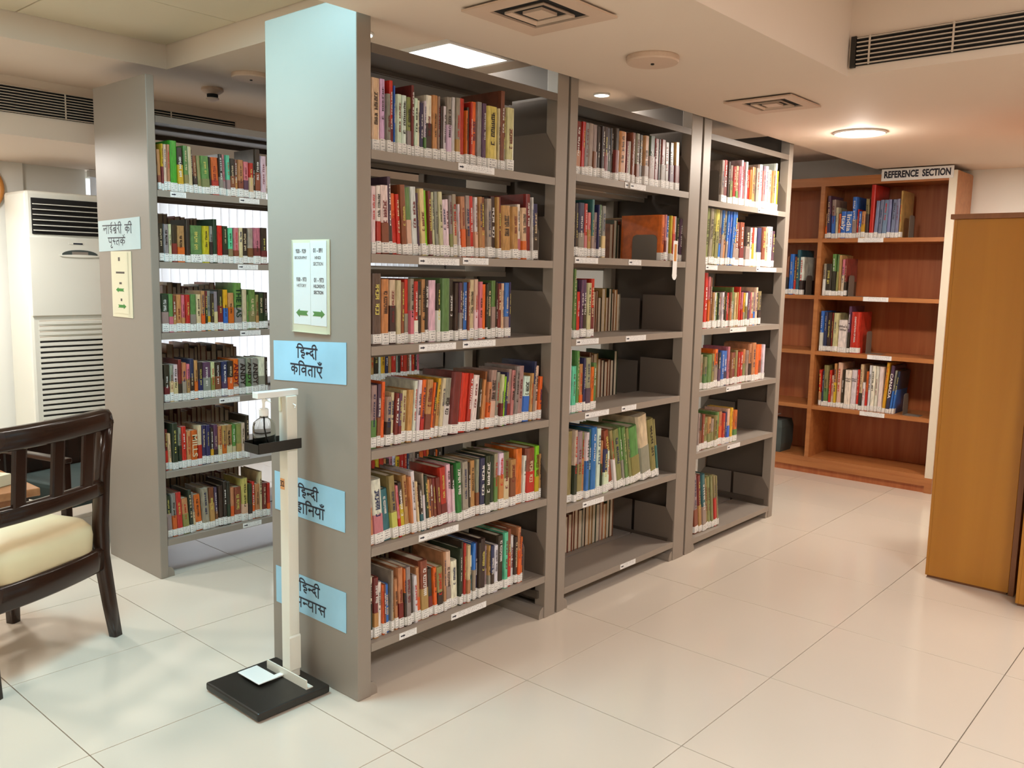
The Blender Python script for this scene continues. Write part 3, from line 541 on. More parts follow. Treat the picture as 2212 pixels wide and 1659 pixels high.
BOOKS = """a1 -22 1703|77,35,213,-17,C;112,22,215,-16,L;135,17,175,-17,S;151,16,217,-17,R/M;168,7,204,-17,U;175,19,180,-21,W;194,21,180,-20,W;215,18,178,-22,E/S;233,13,216,-17,M;246,15,179,-21,W;261,11,175,-20,W;272,17,170,-20,N;289,10,178,-21,W/G;299,28,198,-22,W/K;326,24,202,-22,T;351,11,202,-21,S;362,14,173,-26,K;375,14,175,-24,W;389,23,206,-22,S/L;412,16,209,-24,L;428,21,210,-22,S/T;449,28,213,-26,R;478,10,177,-25,O;487,12,189,-28,K;499,10,206,-25,R;509,24,211,-25,O;533,25,214,-27,S;558,23,213,-26,V;581,54,209,-32,J;634,10,207,-27,C;645,24,277,-31,B;668,11,213,-31,M/S;679,43,218,-29,C
a2 -22 1399|75,20,201,-10,W;95,19,204,-26,W/R;114,33,207,-49,W/B;147,16,235,-55,V/K;163,18,186,-76,O/R;181,15,185,-82,R;197,25,215,-81,B;222,23,209,-84,G/C;245,26,213,-86,W;271,9,196,-89,V;280,22,210,-85,C;302,16,207,-85,F;317,15,206,-86,M;332,12,203,-84,C;344,17,206,-81,S;361,21,207,-81,C;382,16,183,-82,L;398,16,186,-82,W;415,16,200,-74,S/E;431,21,205,-71,S/C;452,10,174,-81,L;462,24,200,-70,T/O;486,22,205,-64,S/B;508,22,205,-64,R;530,17,203,-59,W/C;548,18,206,-56,T;565,22,206,-55,B/T;587,27,203,-52,S;614,25,212,-48,K;639,15,212,-51,T;653,16,213,-48,M;669,48,186,-51,T;718,36,185,-51,T;753,20,196,-52,W/P;773,28,185,-54,C/O;801,29,236,-48,M;830,9,226,-48,W;838,29,204,-48,N/K
a3 -22 1119|77,41,221,-25,D1;118,33,204,-26,T;151,28,202,-29,C/K;179,21,201,-26,C;200,15,195,-26,B;215,17,204,-25,R/S;232,17,206,-21,S/P;249,20,198,-24,R/W;269,18,198,-22,K;286,18,205,-20,T;304,15,202,-22,K;319,34,202,-23,L;352,18,192,-24,K/W;371,41,209,-21,G;412,22,204,-25,K;434,18,193,-23,K;453,16,195,-27,V/S;468,11,198,-24,K;479,22,196,-27,U;501,10,197,-27,B;511,23,205,-27,C;534,20,207,-29,C/W;554,18,199,-25,P;572,18,190,-26,O;590,8,190,-26,K;598,21,195,-27,D;619,24,203,-27,G/S;642,8,197,-27,K;650,19,194,-29,M;669,16,194,-32,C;685,23,196,-29,U/S;708,11,198,-29,N
a4 -22 796|71,26,199,14,S/G;97,16,201,18,V/B;114,16,207,20,O;130,23,158,29,S/K;153,15,170,28,C;168,15,166,37,M;182,15,164,38,V/M;197,22,172,41,C;219,24,172,48,T;243,15,200,48,W;258,18,201,54,W;276,18,201,65,O/R;294,30,199,77,T/B;323,11,188,95,O;335,12,187,93,K/B;346,16,199,88,Y/T;363,19,199,85,C;381,31,197,82,S/W;412,45,214,76,M;457,41,207,75,R;498,21,205,71,R;519,33,196,73,W;552,14,183,74,K;567,13,179,72,T;580,13,206,58,B/T;593,22,167,73,T/O;615,34,207,50,S/C;648,19,198,51,S;667,16,189,50,C/M;684,11,181,54,F;695,14,195,48,N;708,19,205,43,S/M;728,20,200,41,P;748,20,213,35,S;767,33,213,29,S;800,38,171,41,W/U;838,17,181,37,T;855,15,225,18,N/S;869,21,207,25,C;890,19,165,36,O
a5 -22 486|66,19,199,-84,L/T;85,44,210,-92,W/P;129,36,171,-130,Q;165,28,212,-114,E/J;193,12,176,-132,P/R;205,18,183,-123,K/Y;224,22,203,-108,T;246,13,196,-108,T;258,19,211,-99,W;277,11,174,-115,C;289,15,162,-118,K/Q;304,12,197,-96,S/W;316,13,188,-99,D;329,12,172,-110,T;341,13,173,-111,B;354,14,171,-108,M/B;368,21,172,-107,M;389,31,202,-93,R/M;421,22,208,-89,L;443,15,202,-84,K/W;457,27,209,-77,D2;485,33,207,-64,S;518,10,200,-59,K;528,26,204,-49,T;554,18,205,-44,S/B;572,26,206,-35,N;598,29,211,-29,D;628,19,208,-26,D;647,22,212,-22,S/G;669,30,210,-14,W/T;699,34,209,-9,E/C;733,34,177,1,T/B;767,41,212,3,O;808,18,180,14,W;825,51,207,2,B/R;876,27,209,-8,F/Y;903,12,175,-3,T
a6 -22 174|66,18,207,-29,W/D;84,21,202,-32,M/T;105,18,180,-39,W;123,9,170,-45,O;132,9,168,-45,B;141,15,165,-50,U;156,11,209,-44,S;167,11,172,-53,C/T;177,15,176,-52,T;193,24,208,-48,T/M;217,9,201,-52,O/K;226,22,204,-55,S;248,14,172,-65,K;262,16,165,-73,W;278,16,189,-69,T/O;294,37,207,-66,B/T;331,21,171,-71,K/M;353,17,170,-71,O;369,29,167,-66,E/K;398,15,216,-50,T;413,27,211,-51,C/S;440,34,170,-55,W;474,13,209,-42,D;487,11,231,-38,K;498,13,221,-40,R;511,18,212,-39,C/T;529,13,169,-40,W/Q;542,16,211,-34,U/S;558,13,211,-32,N;571,13,208,-33,K;585,27,218,-32,K;611,11,187,-31,S;622,14,185,-27,T/S;636,19,181,-24,N/K;655,22,178,-23,W;677,31,210,-22,K;708,23,216,-25,A;731,20,225,-21,B/R;751,20,193,-21,W;771,18,185,-21,K;789,18,219,-20,T/O;806,12,178,-18,O
b1 -22 1731|1077,40,202,-17,M/T;1116,21,204,-19,R;1137,25,203,-20,S;1162,33,205,-23,S;1195,26,203,-29,S/B;1221,26,200,-28,K;1247,22,204,-29,K;1269,30,205,-35,K/M;1299,19,204,-34,K/D;1319,19,207,-39,K;1338,30,210,-41,K/M;1367,52,202,-46,T;1419,22,168,-41,M;1441,24,171,-47,S;1465,29,209,-51,B;1494,29,209,-55,S/B;1523,29,208,-57,K;1553,38,208,-61,T/S;1591,48,213,-65,D/S;1639,40,207,-71,M;1679,13,208,-69,K;1692,42,210,-72,M/S;1734,39,203,-80,S;1774,42,206,-82,K/V;1816,43,213,-86,T/M
b2 -22 1419|1078,15,202,-22,N;1093,18,205,-25,K;1111,43,209,-30,N/S;1154,22,208,-32,R/P;1175,22,175,-31,P/T;1197,18,227,-38,Q/S;1216,22,178,-39,S;1238,11,209,-42,N;1249,15,210,-43,G/D;1265,27,207,-48,S/C
b7 -22 1419|1718,32,201,-78,O;1750,18,203,-79,P/M;1768,23,199,-80,U/W;1792,19,201,-79,Y;1810,24,200,-76,O/R;1834,19,201,-77,W/S;1853,24,195,-78,D;1877,24,192,-75,V;1902,25,193,-77,Y
b3 -22 1098|1076,16,231,-19,C;1091,14,273,-27,G;1105,14,229,-24,D2;1120,23,184,-18,R;1143,20,231,-30,V;1163,22,232,-31,V/K;1185,30,219,-36,C;1215,26,236,-42,R/M
b4 -22 798|1083,12,262,-26,W;1095,31,189,-23,A;1126,20,249,-31,G;1145,26,195,-27,T/O;1171,15,218,-30,N;1186,37,218,-35,S/V;1223,23,178,-33,O;1246,23,193,-40,G
b5 -22 428|1087,36,296,-35,E;1124,22,297,-39,C/D;1146,37,289,-42,S/E;1183,23,281,-46,E/T;1205,23,278,-46,W/U;1228,17,289,-50,Q;1245,41,293,-53,U;1286,31,284,-55,W;1317,16,228,-72,T/D;1333,32,189,-159,N/W;1365,20,178,-261,W;1386,39,271,-264,B;1425,22,268,-280,E/W;1448,46,267,-255,E;1494,21,273,-256,G/S;1515,30,271,-277,G;1545,26,263,-307,E;1571,74,258,-340,G/E;1645,80,303,-294,C/S;1725,52,280,-306,E;1776,19,276,-305,E/Q
c1 -22 1711|2246,33,203,-134,S;2279,34,207,-134,R/M;2313,23,202,-138,K;2335,29,187,-142,S/E;2364,29,185,-143,R;2393,29,190,-144,C/G;2422,29,191,-145,P;2452,26,225,-141,W;2478,16,217,-145,P;2494,27,221,-147,W;2520,34,185,-151,R;2554,28,188,-156,O;2583,37,205,-152,T;2620,40,203,-158,S;2661,38,226,-153,W;2699,32,197,-162,P;2731,39,225,-159,L;2771,40,210,-164,C;2811,34,208,-164,T;2844,20,250,-160,W;2865,27,213,-168,Y
c2 -22 1410|2062,26,270,-38,D;2088,26,270,-35,E;2115,32,277,-35,E;2147,38,279,-34,S;2184,27,266,-26,E;2211,39,271,-25,J/E;2250,22,273,-22,S/U;2272,28,272,-19,U/S;2300,23,271,-17,S/T;2323,23,270,-13,U/S;2346,23,269,-12,U;2369,23,271,-9,U;2392,29,270,-6,U/S;2421,53,219,-37,B/S;2475,54,221,-90,B/M;2529,55,202,-99,K/S;2585,25,199,-101,W;2610,32,200,-107,R/Y;2641,32,202,-109,W;2673,52,204,-112,N/W;2725,39,209,-121,B;2764,33,208,-123,C;2797,54,216,-129,W;2851,27,195,-136,V
c3 -22 1101|2071,32,272,-76,O;2103,32,272,-72,O;2134,38,270,-68,R;2172,22,252,-63,P/O;2194,22,248,-59,B;2216,20,176,-43,T;2236,20,174,-44,W;2256,20,176,-49,G;2276,19,174,-48,D;2295,20,173,-53,S;2315,21,176,-54,W;2336,21,181,-62,K;2357,21,176,-62,K;2377,21,173,-63,R;2398,21,176,-68,B/T;2420,21,201,-76,G/S;2441,21,176,-77,E;2462,22,173,-82,C;2484,22,176,-85,T;2506,22,203,-92,R;2528,22,176,-90,P/R;2550,22,173,-92,Y/S;2572,25,173,-96,W/E;2597,25,181,-103,V;2622,25,175,-107,P;2648,26,175,-110,C/O;2673,26,175,-114,S/U;2699,29,201,-120,C;2728,34,181,-124,E/K
c4 -22 801|2073,37,192,-66,C;2110,27,185,-68,F/E;2137,27,173,-66,S;2164,33,160,-70,E/G;2197,44,169,-69,G;2241,28,172,-74,E;2269,40,192,-81,O/S;2308,29,174,-78,K/V;2337,35,181,-79,U;2372,35,179,-79,U/N;2407,30,199,-88,P;2436,30,167,-86,B;2466,36,165,-87,M;2503,31,175,-90,E;2533,25,162,-89,R;2558,31,163,-88,R;2589,31,176,-95,T/E;2620,32,168,-97,S;2652,32,202,-100,T/K;2684,46,206,-102,T;2730,46,195,-102,O;2776,33,193,-107,O/B;2809,31,191,-109,W
c5 -22 494|2084,23,185,-63,P/T;2107,21,188,-69,W;2129,22,191,-71,S;2150,27,183,-70,K/B;2178,27,180,-68,B;2205,33,160,-66,E;2238,34,159,-70,T/E;2272,28,147,-69,S/E;2300,29,161,-78,E;2329,29,175,-82,G;2358,35,174,-83,T/O;2393,30,162,-85,R;2423,24,165,-81,N;2446,30,179,-86,C/U;2476,30,182,-91,Y;2507,43,166,-93,O/G
c6 -22 66|2110,43,311,-241,S/B;2153,33,302,-245,M/T;2186,39,302,-248,Q/S;2225,28,276,-261,E;2253,28,277,-261,E;2281,29,278,-262,E;2310,29,276,-262,E/R;2339,17,272,-267,E
l1 -1491 1662|151,16,167,-35,T/B;167,10,192,-26,Y/M;177,15,191,-28,C;192,14,192,-25,T;206,36,211,-24,F2;242,28,186,-34,K/Y;271,19,196,-35,G/E;289,19,194,-38,C;308,7,184,-40,K;315,19,160,-52,B/K;334,16,162,-55,E;350,40,163,-55,G/E;390,9,163,-51,K;399,38,163,-47,O/R;436,17,180,-38,K/S;453,15,179,-39,P/S;469,19,179,-33,A/S;487,25,167,-33,K/B;512,13,166,-32,B/T;525,28,166,-29,T/B;553,27,161,-28,P/V;580,23,158,-28,R/C;603,11,160,-21,K;614,29,223,-8,K/B;643,31,196,-11,L
l2 -1491 1367|146,23,160,-9,K;169,22,158,-14,S;191,14,159,-8,C;205,24,157,-7,K/M;229,38,155,-9,T/O;268,20,182,-4,K;288,60,160,-11,G;348,33,160,-8,Y;381,17,161,-6,S/K;397,20,192,-1,D;417,28,166,-5,R;445,28,165,-9,D/K;472,25,158,-6,A/E;498,24,160,-8,P/B;521,22,161,-8,C;544,26,162,-2,K;569,29,161,-5,S/B;598,36,165,-3,P/M;635,35,167,-1,K/M
l3 -1491 1068|148,35,161,-24,D/S;183,21,164,-24,G/P;204,14,158,-23,B/T;219,24,161,-18,T;243,16,159,-19,P/T;259,20,161,-13,R;279,28,162,-14,G/S;307,24,162,-6,C;331,21,177,-8,T/O;352,11,177,-6,M/D;362,17,177,-4,S/Y;379,14,165,-5,K;393,21,174,-3,S/C;414,25,182,-3,K/M;439,23,182,2,Y/U;462,32,168,-1,T/O;494,40,213,5,G/S;534,26,182,1,C;560,10,159,2,G;570,33,182,5,G/E;602,18,159,3,E/T;621,27,165,5,D;647,22,170,9,K/D
l4 -1491 768|151,26,163,-17,K/M;177,17,159,-21,S/C;194,22,160,-17,L/C;215,17,181,-11,M/K;233,22,166,-16,T/S;255,16,159,-17,P/T;271,21,180,-12,N/K;291,18,173,-8,T/O;309,21,164,-11,K/N;330,41,162,-11,V/S;371,20,160,-8,C/E;391,34,158,-9,K/B;426,28,159,-4,N/V;454,27,160,-2,K/O;481,31,167,0,O/T;511,37,165,0,S;549,25,169,0,S/G;573,37,164,2,S;610,39,167,3,W/S;649,15,166,9,K
l5 -1491 468|149,14,181,-28,M/R;163,14,162,-33,C;178,30,204,-18,D;208,15,182,-17,S/D;222,23,185,-12,R;246,21,162,-14,T;267,33,162,-7,O;300,21,181,-1,C/R;321,20,178,-4,N;341,23,176,-1,N;364,15,162,-2,K/Y;379,22,174,0,V/K;401,19,166,-2,T/C;420,21,167,-1,T/O;440,32,166,4,T/C;472,19,163,6,G/C;492,23,166,5,E/T;515,23,167,6,C;538,20,200,13,K/B
l6 -1491 168|147,25,186,-42,D/S;171,23,193,-40,S/O;194,28,194,-49,R;222,31,163,-67,T/E;254,18,196,-59,D;272,12,182,-70,S/C;284,34,167,-81,O;317,34,192,-53,S;351,27,189,-40,B/T;378,16,185,-36,V/B;394,22,190,-24,K;416,19,207,-16,K;435,18,201,-14,K/D;453,21,171,-19,T/O;474,38,168,-15,B;511,33,204,-5,J/C;545,22,172,-9,D/K;566,15,181,-5,R/O;582,24,166,-3,T;605,17,223,5,C;623,24,164,2,M;647,17,161,4,R/O
r1 4245 1628|-299,16,167,-21,T/O;-284,26,285,-37,V/N;-257,30,258,-37,S/U;-228,18,206,-30,C;-210,15,164,-15,O;-195,36,179,-21,U;-160,42,178,-18,U;-118,32,271,-37,U/S;-86,9,189,-24,R;-77,19,176,-16,U/S;-58,25,175,-16,T/Y;-33,25,255,-27,E/K;-8,31,344,-17,R;23,23,240,29,I;47,26,245,27,I;72,33,244,28,I;106,21,246,23,I;127,30,245,25,I;157,23,247,23,I;180,15,298,7,T
r6 4245 1243|-587,23,213,19,W;-564,28,264,2,B/K;-535,35,281,-1,U;-500,18,264,2,B/R;-483,24,310,-8,Q;-458,28,261,2,W/K
r2 4245 1243|-292,21,216,-20,S/W;-271,40,216,-18,K;-231,30,281,-27,G/K;-201,16,278,-24,G/E;-185,20,274,-25,T;-165,20,246,-17,P/C;-146,16,252,-16,M/K
r3 4245 862|-289,24,275,-6,U/W;-266,27,269,-7,N;-239,27,267,-6,K;-212,13,265,-6,M;-199,33,266,-10,C;-166,65,220,0,W;-100,19,315,-24,V/K;-81,64,278,-19,R
r4 4245 482|-271,20,250,-25,R/T;-250,14,245,-22,N;-237,34,284,-28,E/G;-203,17,253,-21,R;-186,20,218,-12,C;-166,20,302,-25,T/Y;-146,30,311,-24,C;-117,20,264,-16,K;-97,46,264,-15,W;-51,39,268,-12,W;-12,16,273,-10,R;4,22,311,-16,C/K;26,19,190,18,W;45,16,266,-4,O/R;61,19,309,-15,W;80,25,308,-12,W;105,22,306,-10,W;127,31,306,21,W;158,22,338,44,Y;180,25,318,62,V/N;204,15,288,79,S/U;220,15,284,87,N/U"""
rnd = random.Random(11)
for line in BOOKS.split('\n'):
    hd, items = line.split('|'); key, pl, zb = hd.split(); pl = int(pl)/1000; zb = int(zb)/1000
    kind, unit = UNIT[key[0]]; lv = int(key[1])
    where = {'b7': 'right-hand group, second shelf', 'r6': 'narrow left column', 'b2': 'left-hand group, second shelf'}.get(key)
    if key[0] == 'r': shelf = where or '%s shelf' % ['', 'top', 'second', 'third', 'fourth'][lv]
    else: shelf = where or '%s shelf' % SHELFN[lv]
    pe = -9
    for n, it in enumerate(items.split(';'), 1):
        y, t, h, lean, col = it.split(','); y, t, h = int(y)/1000, int(t)/1000, int(h)/1000
        lean = (int(lean)-LEAN0.get(key, LEAN0.get(key[0], 0)))/1000
        if abs(lean) < 0.025 or key in ('c1', 'c3', 'c4', 'c5', 'b7') or (key == 'c2' and n > 13): lean = 0.0
        if key == 'c6': y += 0.045
        if key == 'b5': lean = 0.0 if n < 12 else -0.19
        ZZ = {'a': Z1, 'b': Z2, 'c': Z3, 'l': ZL}.get(key[0])
        if ZZ: h = min(h, ZZ[lv-1]-zb-0.034) if key != 'b7' else h
        cols = col.split('/'); cn = [PAL[c][1] for c in cols]
        cname = cn[0] if len(cn) == 1 or cn[0] == cn[1] else cn[0]+' and '+cn[1]
        lab = '%s%s book, %s from left, %s, %s' % (size_word(t, h), cname, ordn(n), shelf, unit)
        d = min(0.215, rnd.uniform(0.72, 0.80)*h) if key[0] != 'r' else min(0.27, 0.76*h)
        if key == 'b7' and n == 1: d = 0.212
        jit = rnd.uniform(0.0, 0.010); t2 = max(0.004, t*math.cos(lean)-0.0005)
        if key[0] == 'r': loc, rz = (y, pl+jit, zb), 0.0
        else: loc, rz = (pl-jit, y, zb), R(90)
        make_book(kind, loc, rz, t2, d, h, lean, cols, lab, '%s, %s of the %s' % (KIND[kind], shelf, unit), rnd, True, TEXTS.get((key, n)))
# books on the far faces of the racks and on the rack beyond, seen through the gaps
def far_row(kind, xf, rz, y0, y1, z, hr, cols, shelf, unit, spine, tr=(0.014, 0.034), depth=0.15):
    y = y0; n = 0
    while y < y1:
        t = rnd.uniform(*tr); h = rnd.uniform(*hr); n += 1; c = rnd.choice(cols)
        lab = '%s%s book, %s from near end, far side of %s shelf, %s' % (size_word(t, h), PAL[c][1], ordn(n), shelf, unit) if not spine else '%s%s book, %s from near end, %s shelf, %s' % (size_word(t, h), PAL[c][1], ordn(n), shelf, unit)
        if spine: make_book(kind, (xf, y, z), rz, t-0.0006, depth, h, 0, [c], lab, 'books seen through the gaps', rnd, True)
        else: make_book(kind, (xf, y+t, z), rz, t-0.0006, depth, h, 0, [c], lab, 'books on the far faces of the racks', rnd, False)
        y += t
B_ = 'KBMNDESV'
for i, (ya, yb) in {2: (1.66, 1.77), 3: (1.45, 1.74), 4: (1.45, 1.74), 6: (1.15, 1.77)}.items(): far_row('childrens_book', -DN+0.03, R(-90), ya, yb, Z2[i]-(0.02 if i != 6 else 0), (0.17, 0.225), 'BTSKBD', SHELFN[i], 'middle steel rack', False, depth=0.17)
far_row('childrens_book', -DN+0.03, R(-90), 1.08, 1.50, Z2[5]-0.02, (0.17, 0.20), 'BTSKR', 'fifth', 'middle steel rack', False)
for i in (4, 6): far_row('hindi_book', -DN+0.03, R(-90), 0.07, 0.70 if i == 6 else 0.55, Z1[i]-(0.045 if i != 6 else 0), (0.16, 0.20), B_, SHELFN[i], 'nearest steel rack', False)
for i, yb in ((4, 1.62), (5, 1.70), (6, 1.80)): far_row('english_book', XLF-0.025, R(90), 1.16, yb, ZL[i], (0.165, 0.195), 'RSWKOBTYNRP', SHELFN[i], 'rack beyond the left one', True)
for i, ya, yb, hr in ((2, 0.24, 0.48, (0.19, 0.215)), (3, 0.30, 0.62, (0.17, 0.20)), (4, 0.20, 0.66, (0.17, 0.215)), (5, 0.16, 0.66, (0.17, 0.22)), (6, 0.25, 0.66, (0.17, 0.22))):
    far_row('english_book', XLF-DL+0.03, R(-90), ya, yb, ZL[i]+(0.01 if i < 6 else 0), hr, 'BKMTSB', SHELFN[i], 'left steel rack', False)
def bookend(loc, rz, w, h, label, d=0.10, mt='bookend_steel'):
    t = empty('bookend', loc, rz); tag(t, label, 'bookend', 'steel bookends')
    pts = [(0, 0), (w, 0), (w, h-0.02), (w-0.006, h-0.006), (w-0.02, h), (0.02, h), (0.006, h-0.006), (0, h-0.02)]
    MB().prism([(p[0], p[1]) for p in pts], 'x', 0, 0.0014).build('upright_plate', mt, t)
    MB().box(0.0014, d, 0.0, w, 0.0, 0.0012).build('base_plate', mt, t)
# bookend plates: local x = row direction, local y = depth
bookend((-0.03, 0.872, Z1[2]), R(90), 0.09, 0.125, 'steel bookend at the right end of the second shelf of the nearest rack', 0.04, 'steel')
bookend((-0.03, 0.829, Z1[6]), R(90), 0.10, 0.15, 'steel bookend at the right end of the bottom shelf of the nearest rack', 0.05, 'steel')
bookend((-0.045, 1.7155, Z2[2]), R(90), 0.13, 0.115, 'dark bookend against the orange picture book', -0.06)
bookend((-0.035, 2.2405, Z3[1]), R(90), 0.15, 0.155, 'dark bookend on the top shelf of the farthest steel rack', -0.10)
bookend((0.238, 4.27, 1.628), 0, 0.10, 0.145, 'dark bookend propping the slate-blue volumes in the reference bookcase')
bookend((-0.412, 4.26, 1.243), 0, 0.10, 0.135, 'dark bookend in the narrow left column of the reference bookcase')
bookend((-0.118, 4.26, 1.243), 0, 0.10, 0.14, 'dark bookend on the second shelf of the reference bookcase')
bookend((0.012, 4.30, 0.862), 0, 0.10, 0.15, 'dark bookend beside the thick red volume in the reference bookcase')
bookend((0.290, 4.26, 0.482), 0, 0.10, 0.14, 'dark bookend at the end of the lowest row of reference books')
t = empty('hanging_tag', (0.004, 1.775, Z2[2]-0.06)); tag(t, 'small red and white tag hanging from the second shelf of the middle rack', 'tag')
MB().box(0, 0.0015, 0.0, 0.036, 0.0, 0.15).build('tag_card', 'paper_white', t)
MB().box(0.0015, 0.0022, 0.008, 0.028, 0.06, 0.135).build('tag_window', 'clock_frame', t)
MB().prism([(0.018+0.02*math.cos(a), 0.0+0.024*math.sin(a)) for a in [math.pi*i/10+math.pi for i in range(11)]], 'x', 0.0, 0.0018).build('tag_end', 'paper_white', t)

# ================================================================== reference bookcase
XA, XB, YF, YBK = -1.15, 0.512, 4.22, 4.585
t = empty('wooden_bookcase', (0, YF, 0)); tag(t, 'reddish-brown wooden bookcase under the reference section sign', 'bookcase')
D0 = YBK-YF
MB().box(XA, XB, D0-0.012, D0, 0.10, 2.03).build('back_board', 'back_wood', t)
MB().box(XB-0.022, XB, 0.012, D0-0.012, 0.0, 2.035).build('side_panel', 'shelf_wood', t)
MB().box(XB-0.045, XB, 0, 0.012, 0.10, 2.035).build('edge_strip', 'ivory_strip', t)
MB().box(XB-0.045, XB, 0, 0.012, 0.0, 0.10).build('edge_strip_foot', 'shelf_wood', t)
MB().box(XA, XA+0.022, 0, D0-0.012, 0, 2.035).build('side_panel', 'shelf_wood', t)
MB().box(-0.331, -0.303, 0, D0-0.012, 0.115, 1.975).build('divider', 'shelf_wood', t)
MB().box(XA+0.022, XB-0.045, 0, 0.02, 1.975, 2.033).build('top_rail', 'shelf_wood', t)
MB().box(XA+0.022, XB-0.022, 0.02, D0-0.012, 1.985, 2.005).build('top_board', 'shelf_wood', t)
for z in (1.628, 1.243, 0.862, 0.482):
    for a, b in ((XA+0.022, -0.331), (-0.303, XB-0.022)):
        sh = MB().box(a, b, 0.004, D0-0.012, z-0.026, z).build('shelf', 'shelf_wood', t)
        if a > -0.5:
            la, lb = {1.628: (-0.063, 0.1), 1.243: (-0.003, 0.159), 0.862: (0.051, 0.207), 0.482: (0.028, 0.189)}[z]
            MB().box(la, lb, 0.0026, 0.004, z-0.028, z+0.001).build('shelf_label', 'shelf_strip', sh)
MB().box(XA+0.022, XB-0.022, 0.004, D0-0.012, 0.085, 0.115).build('bottom_board', 'shelf_wood', t)
MB().box(XA+0.022, XB-0.045, 0.0, 0.012, 0.045, 0.085).build('plinth_rail', 'shelf_wood', t)
MB().box(XA+0.022, XB-0.045, 0.014, 0.03, 0.0, 0.045).build('plinth', 'back_wood', t)
s = MB().box(0.062, 0.492, YF-0.006, YF-0.002, 1.988, 2.062).build('section_sign', 'paper_white'); tag(s, 'white sign reading REFERENCE SECTION on top of the wooden bookcase', 'sign')
text_on('REFERENCE  SECTION', 0.058, 'ink_black', s, face_y(0.277, YF-0.0066, 2.025), 0.0024, 0.70)
t = empty('bag', (-0.60, 4.33, 0.115)); tag(t, 'dark grey-green bag with white papers on the bottom of the reference bookcase', 'bag')
MB().sweep([[(sx*(0.09-0.01*k), sy*(0.10-0.012*k), zz) for sx, sy in ((-1, -1), (1, -1), (1, 1), (-1, 1))] for k, zz in ((1, 0), (0, 0.06), (0, 0.18), (1, 0.23))]).build('bag_body', 'charcoal_bag', t)
o = MB().box(-0.06, 0.07, -0.05, 0.05, 0.23, 0.236).build('paper_sheet', 'paper_white', t); o.rotation_euler = (0, R(-14), 0); o.location = (0.0, 0, 0.015)

# right-hand wooden cabinets
def cabinet(x0, x1, y0, y1, h, label):
    t = empty('wooden_cabinet', (x0, y0, 0)); tag(t, label, 'cabinet', 'orange-brown wooden cabinets')
    w = x1-x0; d = y1-y0
    MB().box(0.012, w-0.022, 0.0, 0.022, 0.012, h-0.022, 0.0015).build('end_panel', 'cabinet_wood', t)
    MB().box(0.0, 0.012, 0.0, d, 0.012, h-0.022, 0.0015).build('side_panel', 'cabinet_wood', t)
    MB().box(w-0.022, w, 0.002, d, 0.0, h-0.022, 0.001).build('edge_strip', 'cabinet_edge', t)
    MB().box(0.012, w-0.022, d-0.02, d, 0.012, h-0.022).build('rear_panel', 'cabinet_wood', t)
    MB().box(-0.014, w+0.01, -0.012, d, h-0.022, h, 0.002).build('top_board', 'cabinet_edge', t)
    MB().box(0.006, w-0.03, 0.012, d-0.012, 0.0, 0.012).build('base_board', 'cabinet_edge', t)
cabinet(0.957, 1.318, 2.53, 3.35, 1.645, 'tall plain orange-brown wooden cabinet end beside the reference bookcase')
cabinet(1.346, 1.90, 2.42, 3.3, 1.645, 'second wooden cabinet just past the plain orange-brown one')

